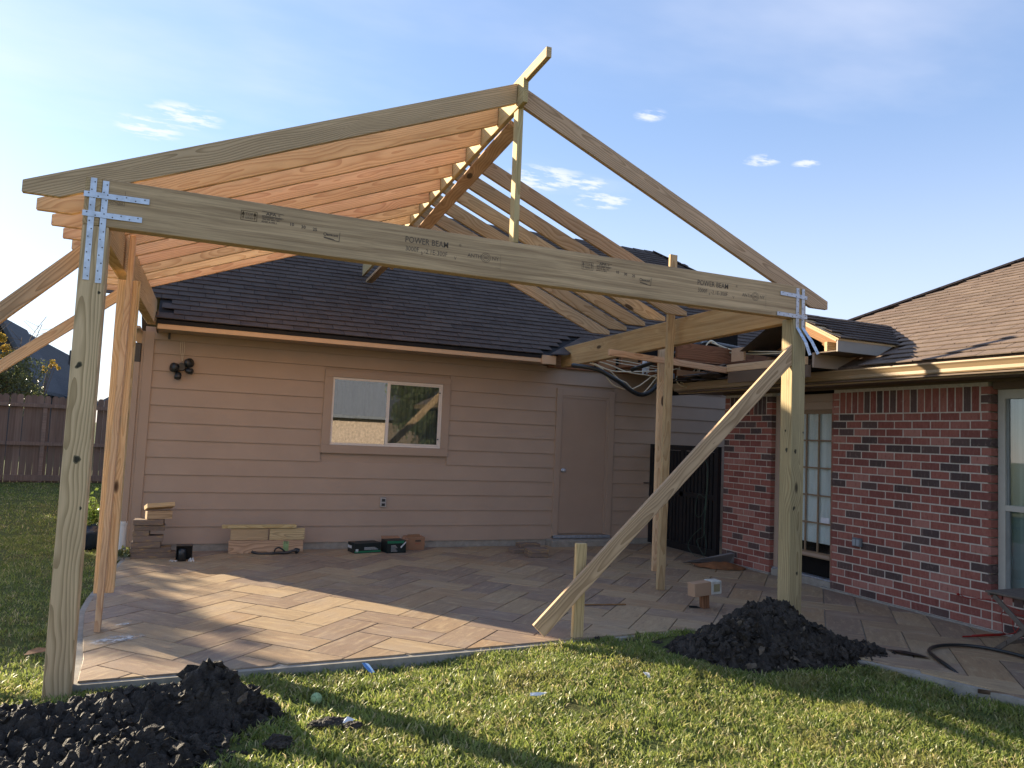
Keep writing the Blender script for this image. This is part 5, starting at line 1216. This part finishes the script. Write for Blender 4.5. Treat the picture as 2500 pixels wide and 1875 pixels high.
hr = heap('soil_heap', RB, (3.95, 6.0, -6.3, -4.55), 'rounded heap of black clay at the foot of the right post', 8.8, 2800)
def clod(x, y, s_, label, z=-0.05):
    bm0 = bmesh.new(); bmesh.ops.create_icosphere(bm0, subdivisions=4, radius=1.0); me = bpy.data.meshes.new('clod')
    for v in bm0.verts:
        p = v.co.copy(); q = p + Vector((x * 7, y * 3, 0)); d = 1 + 0.35 * noise.noise(q * 1.6) + 0.22 * noise.noise(q * 4.3) + 0.12 * noise.noise(q * 11); v.co = Vector((p.x * s_[0], p.y * s_[1], p.z * s_[2])) * d
    bm0.to_mesh(me); bm0.free(); me.materials.append(SOIL)
    o = bpy.data.objects.new('soil_clod', me); COL.objects.link(o); put(o, None, Matrix.Translation((x, y, z))); tag(o, label, 'soil clod'); return o
clod(3.74, -4.78, (0.055, 0.05, 0.065), 'fist-sized black clod against the foot of the stake')
clod(1.50, -5.80, (0.10, 0.05, 0.032), 'flat dark clod in the grass in front of the tennis ball')
clod(1.62, -5.86, (0.05, 0.04, 0.025), 'small dark clod just right of the flat clod by the tennis ball')
clod(4.03, -4.80, (0.045, 0.03, 0.035), 'small dark clod in the shaded grass between stake and right heap')
clod(3.02, -4.60, (0.06, 0.04, 0.035), 'greyish clod at the patio edge left of the brace end')
clod(1.22, -5.98, (0.07, 0.05, 0.04), 'loose dark clod at the right foot of the left soil heap')

# tennis ball
bm0 = bmesh.new(); bmesh.ops.create_uvsphere(bm0, u_segments=32, v_segments=20, radius=0.033); me = bpy.data.meshes.new('tennis_ball'); bm0.to_mesh(me); bm0.free(); me.shade_smooth()
me.materials.append(simple('faded_ball_felt', (0.30, 0.42, 0.22), 0.95, 0.25, 40, bump=0.002, bscale=300))
o = bpy.data.objects.new('tennis_ball', me); COL.objects.link(o); put(o, None, Matrix.Translation((1.49, -5.44, -0.030))); tag(o, 'faded pale green tennis ball lying in the grass', 'ball')
sp = []
for i in range(41):
    t = i / 40 * 2 * math.pi; a = 0.44; p = Vector((math.cos(t) + a * math.cos(3 * t) * .0 , math.sin(t), 0)); sp.append(Vector((math.cos(t) * math.cos(0.5 * math.sin(2 * t)), math.sin(t) * math.cos(0.5 * math.sin(2 * t)), math.sin(0.9 * math.sin(2 * t)))).normalized() * 0.0334)
vs, fs = tube_geo(sp, 0.0012, 5); mk('seam', vs, fs, simple('ball_seam', (0.16, 0.2, 0.14), 0.9), o, WM[o.name], smooth=True)
# litter
def scrap(name, x, y, z, pts, mat, label, cat='litter', rot=0.0):
    k = len(pts); vs = [(a, b, 0.006 * math.sin(a * 90 + b * 70) + 0.01 * c_) for (a, b), c_ in zip(pts, [0, .6, 1.4, .4, 1, .2, .8, 0][:k])]
    o = mk(name, vs + [(a, b, c_ - 0.0015) for a, b, c_ in vs], [tuple(range(k)), tuple(range(2 * k - 1, k - 1, -1))] + [(i, i + k, (i + 1) % k + k, (i + 1) % k) for i in range(k)], mat, None, Matrix.Translation((x, y, z)) @ Matrix.Rotation(rot, 4, 'Z') @ Matrix.Rotation(.35, 4, 'X'))
    return tag(o, label, cat)
PAPER = simple('white_paper', (0.72, 0.72, 0.72), 0.6, 0.05)
scrap('paper_scrap', 1.60, -5.82, -0.035, [(-.03, -.01), (0, -.02), (.035, -.012), (.03, .012), (0, .02), (-.025, .012)], PAPER, 'torn white paper scrap beside the flat clod in the grass')
scrap('paper_scrap', 3.64, -5.62, -0.02, [(-.015, -.03), (.01, -.03), (.018, .0), (.006, .03), (-.012, .025)], PAPER, 'narrow white paper scrap in the sunny grass before the right heap', rot=.3)
scrap('paper_scrap', 2.78, -5.74, -0.025, [(-.06, -.008), (0, -.015), (.055, -.004), (.05, .012), (0, .004), (-.05, .016)], PAPER, 'long crumpled white scrap in the middle of the sunny lawn')
scrap('paper_scrap', 5.10, -5.47, 0.175, [(-.022, .03), (.0, .02), (.03, .035), (.012, -.04), (-.004, -.02)], PAPER, 'bright white plastic shard stuck in the right soil heap')
scrap('plastic_strip', 1.89, -4.95, -0.03, [(-.02, .05), (0, .055), (.02, .03), (.035, -.02), (.045, -.06), (.02, -.05), (-.008, .0)], simple('blue_plastic', (0.10, 0.24, 0.50), 0.5), 'small blue plastic strip in the grass at the patio edge')
scrap('dry_leaf', -0.13, -4.05, -0.03, [(-.07, -.02), (-.02, -.035), (.06, -.01), (.075, .02), (.0, .03), (-.05, .012)], simple('dry_leaf_brown', (0.30, 0.17, 0.09), 0.8, 0.3, 30), 'curled brown dry leaf in the shaded grass left of the post', 'leaf')
o = mk('pale_dust', [(0, 0, 0)], [], None) if False else None
DUST = Mat('white_dust', 0.95, 0.1); DUST.color((0.62, 0.61, 0.58))
dn = DUST.noise(DUST.obj(), 16, 5, 0.7); dt = DUST.n('ShaderNodeBsdfTransparent'); dm = DUST.n('ShaderNodeMixShader'); 
dg_ = DUST.n('ShaderNodeTexGradient', gradient_type='SPHERICAL'); DUST.l(DUST.map(DUST.obj(), sc=(4.6, 9.0, 1)), dg_.inputs[0])
DUST.l(DUST.math('MULTIPLY', DUST.mr(dn, 0.42, 0.60), DUST.mr(dg_.outputs['Fac'], 0.0, 0.55)), dm.inputs[0]); DUST.l(dt.outputs[0], dm.inputs[1]); DUST.l(DUST.b.outputs[0], dm.inputs[2])
DUST.l(dm.outputs[0], [x for x in DUST.t.nodes if x.type == 'OUTPUT_MATERIAL'][0].inputs[0])
for cx, cy, s_ in ((0.33, -3.98, 1.0), (0.35, -3.55, 0.35)):
    mk('mortar_dust', bv(-.22, -.12, 0, .22, .12, 0.0004)[:4], [(0, 1, 2, 3)], DUST.m, patio, Matrix.Translation((cx, cy, 0.0065)) @ Matrix.Rotation(0.5, 4, 'Z') @ Matrix.Diagonal((s_, s_, 1, 1)))

# ------------------------------------------------------------------ grass blades
def in_heap(x, y):
    return heap_z(x, y, LB) > 0.075 or heap_z(x, y, RB) > 0.07
def grass(name, x0, x1, ya, yb, n_, hmin, hmax, w, label, clump=0.0, thin=None, seed=1):
    rs = np.random.RandomState(seed); X = rs.uniform(x0, x1, n_ * 2); Y = rs.uniform(ya, yb, n_ * 2); keep = []
    for i in range(len(X)):
        x, y = X[i], Y[i]
        if inpoly(x, y, PATIO) or in_heap(x, y): continue
        if 0.2 < x < 11 and y > -0.05: continue
        d = noise.noise(Vector((x * 2.1, y * 2.1, 3.0))) + 0.6 * noise.noise(Vector((x * 7, y * 7, 1.0)))
        if rs.rand() > 0.82 + 1.1 * d: continue
        keep.append(i)
        if len(keep) >= n_: break
    X, Y = X[keep], Y[keep]; n = len(X)
    Z = np.array([ground_z(a, b) for a, b in zip(X, Y)])
    tall = np.array([1 + 0.55 * noise.noise(Vector((a * 3.1, b * 3.1, 7.0))) for a, b in zip(X, Y)])
    th = rs.uniform(0, 2 * np.pi, n); H = rs.uniform(hmin, hmax, n) * tall; ln = rs.uniform(0.25, 1.25, n) * H; W_ = w * rs.uniform(0.6, 1.2, n)
    fl_ = rs.rand(n) < 0.30; H[fl_] *= 0.35; ln[fl_] = rs.uniform(.02, .06, fl_.sum())
    dx, dy = np.cos(th), np.sin(th); ph = th + rs.uniform(-1.2, 1.2, n); wx, wy = -np.sin(ph), np.cos(ph)
    V = np.zeros((n, 5, 3), np.float32)
    for k, (t, ww, hh) in enumerate(((0, .8, 0), (0, -.8, 0), (0.45, -1, .62), (0.45, 1, .62), (1.0, 0, 1.0))):
        V[:, k, 0] = X + dx * ln * t ** 1.3 + wx * W_ * ww * .5; V[:, k, 1] = Y + dy * ln * t ** 1.3 + wy * W_ * ww * .5; V[:, k, 2] = Z + H * hh - 0.004
    me = bpy.data.meshes.new(name); me.vertices.add(n * 5); me.vertices.foreach_set('co', V.reshape(-1))
    base = np.arange(n) * 5
    loops = np.stack([base, base + 1, base + 2, base + 3, base + 3, base + 2, base + 4], 1).reshape(-1)
    me.loops.add(n * 7); me.loops.foreach_set('vertex_index', loops.astype(np.int32))
    ls = np.stack([np.arange(n) * 7, np.arange(n) * 7 + 4], 1).reshape(-1); lt = np.tile([4, 3], n)
    me.polygons.add(n * 2); me.polygons.foreach_set('loop_start', ls.astype(np.int32)); me.polygons.foreach_set('loop_total', lt.astype(np.int32))
    me.update(calc_edges=True); me.validate(); me.materials.append(GRASS)
    o = bpy.data.objects.new(name, me); COL.objects.link(o); WM[o.name] = Matrix(); tag(o, label, 'grass', kind='stuff'); return o
grass('lawn_grass', -0.6, 6.3, -7.6, -4.45, 150000, 0.018, 0.048, 0.0085, 'short green and straw coloured grass blades on the near sunny lawn', seed=2)
grass('lawn_grass', -3.2, 0.3, -5.4, 2.0, 60000, 0.018, 0.040, 0.008, 'shaded green grass left of the patio', seed=3)
grass('lawn_grass', -6.5, 0.3, 2.0, 11.4, 36000, 0.02, 0.045, 0.014, 'dull shaded grass in front of the far fence', seed=4)

# ------------------------------------------------------------------ far fence
FN = empty('wooden_fence', (-4, 11.8, -0.1), 'tall brown wooden privacy fence with dog-eared pickets at the back of the yard', 'fence')
fa = math.atan2(0.34, 2.42) ; FD = Vector((math.cos(fa), math.sin(fa), 0)); FO = Vector((-13.0, 11.66 - (9.6) * math.tan(fa), -0.1)); FNn = Vector((-FD.y, FD.x, 0))
RF = Matrix((FD, FNn, Vector((0, 0, 1)))).transposed().to_4x4()
def picket_me(w, h):
    v2 = [(-w / 2, 0), (w / 2, 0), (w / 2, h - 0.045), (w / 2 - 0.035, h), (-w / 2 + 0.035, h), (-w / 2, h - 0.045)]
    me = bpy.data.meshes.new('picket'); n = 6
    me.from_pydata([(a, -0.008, b) for a, b in v2] + [(a, 0.008, b) for a, b in v2], [], [tuple(range(n)), tuple(range(2 * n - 1, n - 1, -1))] + [(i, i + n, (i + 1) % n + n, (i + 1) % n) for i in range(n)]); me.materials.append(FENCE); return me
pm_ = picket_me(0.138, 2.18)
for i in range(108):
    P = FO + FD * (i * 0.1445) + FNn * (0.03 + random.uniform(-.003, .003)) + Vector((0, 0, random.uniform(-.02, .015))); M4 = RF.copy(); M4.translation = P; share('picket', pm_, FN, M4 @ Matrix.Rotation(random.uniform(-.008, .008), 4, 'Y'))
for i in range(7):
    a = FO + FD * (i * 2.44 + 0.75)
    board('post', a + FNn * -0.01 + Vector((0, 0, -.1)), a + FNn * -0.01 + Vector((0, 0, 1.98)), 0.09, 0.09, FENCE, FN, up=(1, 0, 0))
    for z_, h in ((1.92, 0.09), (0.98, 0.09), (0.14, 0.14)):
        p = FO + FD * (i * 2.44) - FNn * 0.055 + Vector((0, 0, z_)); board('rail', p, p + FD * 2.42, 0.038, h, FENCE, FN)

# ------------------------------------------------------------------ trees
def leaf_cloud(pts, size, rnd, wob=0.5):
    vs, fs = [], []
    for p in pts:
        s_ = size * rnd.uniform(.6, 1.3); q = Quaternion((rnd.uniform(-1, 1), rnd.uniform(-1, 1), rnd.uniform(-1, 1), rnd.uniform(-1, 1))).normalized(); k = len(vs)
        vs += [p + q @ Vector(c) * s_ for c in ((-.5, 0, 0), (0, -.28, .05), (.5, 0, 0), (0, .28, .05))]; fs.append((k, k + 1, k + 2, k + 3))
    return vs, fs
def tree(name, base, H, crown_c, crown_r, nleaf, size, label, mat=LEAF_G, cat='tree', trunk_r=0.12, clumps=26, seed=1, twigs=0):
    rnd = random.Random(seed); base = Vector(base); cc = Vector(crown_c); cr = Vector(crown_r)
    t = empty(name, base, label, cat)
    limbs = [tube_geo(smoothpts([base, base.lerp(cc, .5) + Vector((rnd.uniform(-.1, .1), 0, 0)), cc], 4), [trunk_r * (1 - .6 * i / 8) for i in range(9)], 8)]
    cl = []
    for i in range(clumps):
        d = Vector((rnd.gauss(0, 1), rnd.gauss(0, 1), rnd.gauss(0, 1))).normalized() * rnd.uniform(.35, 1.0)
        c = cc + Vector((d.x * cr.x, d.y * cr.y, d.z * cr.z)); cl.append((c, rnd.uniform(.22, .42) * min(cr)))
        if i < clumps * 0.7: limbs.append(tube_geo(smoothpts([base.lerp(cc, rnd.uniform(.5, .9)), cc.lerp(c, .6) + Vector((0, 0, -.05)), c], 3), [trunk_r * .35, trunk_r * .3, trunk_r * .28, trunk_r * .22, trunk_r * .16, trunk_r * .12, trunk_r * .06], 5))
    for i in range(twigs):
        a = cc + Vector((rnd.uniform(-.6, .9) * cr.x, rnd.uniform(-.3, .3) * cr.y, cr.z * .7)); b = a + Vector((rnd.uniform(-.5, .6), 0, rnd.uniform(.6, 1.5))); mdl = a.lerp(b, .5) + Vector((rnd.uniform(-.15, .15), 0, 0))
        limbs.append(tube_geo(smoothpts([a, mdl, b], 3), 0.008, 4))
        for _ in range(4):
            s0 = a.lerp(b, rnd.uniform(.3, .95)); limbs.append(tube_geo([s0, s0 + Vector((rnd.uniform(-.4, .4), 0, rnd.uniform(.05, .4)))], 0.005, 4))
    o0 = base
    mk('trunk', [Vector(v) - o0 for v in join(limbs)[0]], join(limbs)[1], BARK, t, Matrix.Translation(o0), smooth=True)
    pts = []
    for _ in range(nleaf):
        c, r0 = rnd.choice(cl); d = Vector((rnd.gauss(0, 1), rnd.gauss(0, 1), rnd.gauss(0, .8))); d = d.normalized() * r0 * rnd.uniform(.3, 1.15) ** .6; pts.append(c + d - o0)
    vs, fs = leaf_cloud(pts, size, rnd); mk('crown', vs, fs, mat, t, Matrix.Translation(o0))
    return t
tree('shade_tree', (-4.7, 14.3, -0.1), 4, (-4.35, 14.2, 2.35), (1.35, 0.9, 0.95), 9000, 0.075, 'bushy dark green tree behind the fence in front of the grey-roofed house', seed=3, twigs=9, clumps=34)
tree('autumn_tree', (-4.9, 15.4, -0.1), 4, (-4.65, 15.4, 3.55), (0.95, 0.6, 0.42), 3400, 0.075, 'yellow autumn foliage above the dark bushy tree behind the fence', LEAF_Y, seed=5, trunk_r=0.06, clumps=16)
tree('autumn_sprig', (-3.35, 14.6, -0.1), 3, (-3.05, 14.6, 2.95), (0.28, 0.2, 0.40), 260, 0.07, 'sparse yellow sprigs hanging before the white rake of the neighbouring house', LEAF_Y, seed=7, trunk_r=0.03, clumps=7)
tree('garden_shrub', (-0.75, 12.9, -0.1), 3, (-0.65, 12.9, 2.5), (0.35, 0.4, 0.75), 900, 0.06, 'thin green shrub rising behind the fence beside the garage downspout', seed=9, trunk_r=0.03, clumps=14, twigs=3)
tree('added_shade_oak', (-8.3, 8.85, -0.1), 6, (-8.3, 8.85, 2.6), (2.35, 2.4, 1.95), 34000, 0.21, 'unseen large tree added in the yard at far left for its shade', seed=11, trunk_r=0.2, clumps=70)  # out of view, added and sized to shade the left lawn

# ------------------------------------------------------------------ neighbouring houses
def gable_house(name, label, x0, x1, y0_, y1_, zw, zr, ridge='Y', wall=None, roof=SH_SLATE, over=0.4, origin=None, rot=0.0, rake=FRAMEW, under=PVC):
    h = empty(name, origin or ((x0 + x1) / 2, (y0_ + y1_) / 2, 0), label, 'house'); O = WM.get(h.name, Matrix.Translation(h.location)) @ Matrix.Rotation(rot, 4, 'Z'); cx, cy = (x0 + x1) / 2, (y0_ + y1_) / 2
    hx, hy = (x1 - x0) / 2, (y1_ - y0_) / 2
    mk('wall', bv(-hx, -hy, -0.3, hx, hy, zw), BF, wall, h, O)
    th = 0.14; s_ = (zr - zw) / hx
    mk('gable', [(-hx, -hy, zw), (hx, -hy, zw), (0, -hy, zr - .02), (-hx, hy, zw), (hx, hy, zw), (0, hy, zr - .02)], [(0, 1, 2), (3, 5, 4)], wall, h, O)
    for sg in (-1, 1):
        e = (hx + over) * sg; ze = zr - s_ * (hx + over)
        mk('roof', [(0, -hy - over, zr), (e, -hy - over, ze), (e, hy + over, ze), (0, hy + over, zr), (0, -hy - over, zr + th), (e, -hy - over, ze + th), (e, hy + over, ze + th), (0, hy + over, zr + th)],
           [(0, 1, 2, 3), (4, 7, 6, 5), (0, 4, 5, 1), (1, 5, 6, 2), (2, 6, 7, 3)], roof, h, O)
        mk('rake_board', [(0, -hy - over - .03, zr - .16), (e, -hy - over - .03, ze - .16), (e, -hy - over - .03, ze + th), (0, -hy - over - .03, zr + th), (0, -hy - over, zr - .16), (e, -hy - over, ze - .16), (e, -hy - over, ze + th), (0, -hy - over, zr + th)], BF, rake, h, O)
        mk('rake_soffit', [(0, -hy - over, zr - .02), (e, -hy - over, ze - .02), (e, -hy, ze - .02), (0, -hy, zr - .02)], [(0, 1, 2, 3)], under, h, O)
    return h, O, hx, hy
GREENT = simple('green_rake_paint', (0.11, 0.15, 0.13), 0.6, 0.05); WHITEP = simple('white_soffit_paint', (0.66, 0.62, 0.56), 0.6, 0.05)
GREYW = simple('dark_gable_siding', (0.06, 0.06, 0.065), 0.8, 0.1)
tree('added_side_tree', (-8.6, 14.6, -0.1), 5, (-8.6, 14.6, 2.9), (2.3, 1.6, 1.9), 12000, 0.2, 'unseen broad green tree added behind the fence to shade the far lawn', seed=17, trunk_r=0.14, clumps=44)  # added out of view to keep sun off the lawn before the fence
h1, O1, hx, hy = gable_house('neighbour_house', 'grey-roofed neighbouring house with white and green gable edge behind the fence', 0, 2.6, 0, 14.0, 3.2, 5.4, wall=GREYW, origin=(-6.62, 38.6, 0), rot=-0.012, rake=GREENT, under=WHITEP, over=0.42)
mk('vent_pipe', *(lambda g_: (g_[0], g_[1]))(cyl(Vector((0.5, 3.0, 4.4)), Vector((0.5, 3.0, 5.6)), .06, .06, 8)), BLACKP, h1, O1)
for i in range(22):      # course lines as real steps on the visible slope
    t = (i + .5) / 22; s_ = (5.4 - 3.2) / hx; x_ = (hx + .42) * t; z_ = 5.4 - s_ * x_ + .14
    mk('shingle_course', [(x_, -hy - .42, z_ + .005), (x_ + .07, -hy - .42, z_ - s_ * .07 + .03), (x_ + .07, hy + .42, z_ - s_ * .07 + .03), (x_, hy + .42, z_ + .005)], [(0, 1, 2, 3)], SH_SLATE, h1, O1)
gable_house('neighbour_house', 'big dark roof of the house rising behind the yellow tree at far left', 0, 2.6, 0, 4.4, 3.2, 5.4, wall=GREYW, origin=(-6.52, 28.2, 0), rot=-0.012, rake=SH_SLATE, under=GREYW, over=0.42)
PALE = simple('pale_blue_siding', (0.50, 0.55, 0.60), 0.7, 0.04)
gable_house('neighbour_house', 'small pale blue gable seen between left post and props above the fence', 0, 5.0, 0, 7.0, 2.4, 4.1, wall=PALE, origin=(-0.9, 34.0, 0), rot=0.15, rake=WHITEP, under=WHITEP)
# house across the yard behind the viewer (seen only as a reflection in the window)
RB_ = simple('far_brick_wall', (0.24, 0.18, 0.14), 0.9, 0.3, 9)
h4, O4, hx4, hy4 = gable_house('rear_house', 'brick house across the yard that mirrors in the sliding window', 0, 8, 0, 16.0, 2.4, 4.7, wall=RB_, origin=(6.5, -32.0, 0), rot=math.radians(90), rake=WHITEP, under=WHITEP)
tree('rear_tree', (10.6, -24.0, -0.1), 6, (10.6, -24.0, 2.8), (1.5, 1.5, 2.3), 8000, 0.16, 'round tree across the yard that mirrors in the sliding window', seed=21, trunk_r=0.15, clumps=40)

# ------------------------------------------------------------------ pot plant behind the post, weeds at the corner
pt = empty('potted_plant', (-0.33, 0.75, -0.08), 'dark blue round pot with a leafy green plant behind the left post', 'potted plant')
vs, fs = lathe([(0.0, 0.0), (0.09, 0.0), (0.135, 0.08), (0.165, 0.20), (0.172, 0.31), (0.160, 0.31), (0.150, 0.27), (0.0, 0.265)], 28)
mk('pot', [(x, z_, y) for x, y, z_ in vs], [f[::-1] for f in fs], simple('navy_glaze', (0.018, 0.026, 0.045), 0.25, 0.1, spec=0.5), pt, Matrix.Translation((-0.33, 0.75, -0.08)), smooth=True)
rnd = random.Random(4); vs, fs = leaf_cloud([Vector((rnd.gauss(0, .09), rnd.gauss(0, .09), .33 + abs(rnd.gauss(0, .12)))) for _ in range(420)], 0.07, rnd)
mk('foliage', vs, fs, leafy('lime_leaves', (0.10, 0.16, 0.03), (0.20, 0.28, 0.06)), pt, Matrix.Translation((-0.33, 0.75, -0.08)))
wd = empty('weed', (0.06, -0.35, -0.02), 'small dark weed with gravel growing at the foot of the white drain pipe', 'plant')
rnd = random.Random(6); vs, fs = leaf_cloud([Vector((rnd.gauss(0.06, .06), rnd.gauss(0, .07), .03 + abs(rnd.gauss(0, .04)))) for _ in range(90)], 0.07, rnd)
mk('leaves', vs, fs, LEAF_G, wd, Matrix.Translation((0.06, -0.35, -0.02)))
gv = []
for i in range(60):
    x, y, s_ = rnd.uniform(-.08, .16), rnd.uniform(-.2, .25), rnd.uniform(.008, .022); gv.append(([Vector(p) * s_ + Vector((x, y, .01)) for p in bv(-1, -.8, -.6, 1, .8, .6)], BF))
vs, fs = join(gv); mk('gravel', vs, fs, CONC, wd, Matrix.Translation((0.04, -0.30, -0.02)), kind='stuff')
for o in bpy.data.objects:
    if '_mw' in o: del o['_mw']
print('objects', len(bpy.data.objects), 'tris', sum(len(o.data.loops) - 2 * len(o.data.polygons) for o in bpy.data.objects if o.type == 'MESH'))
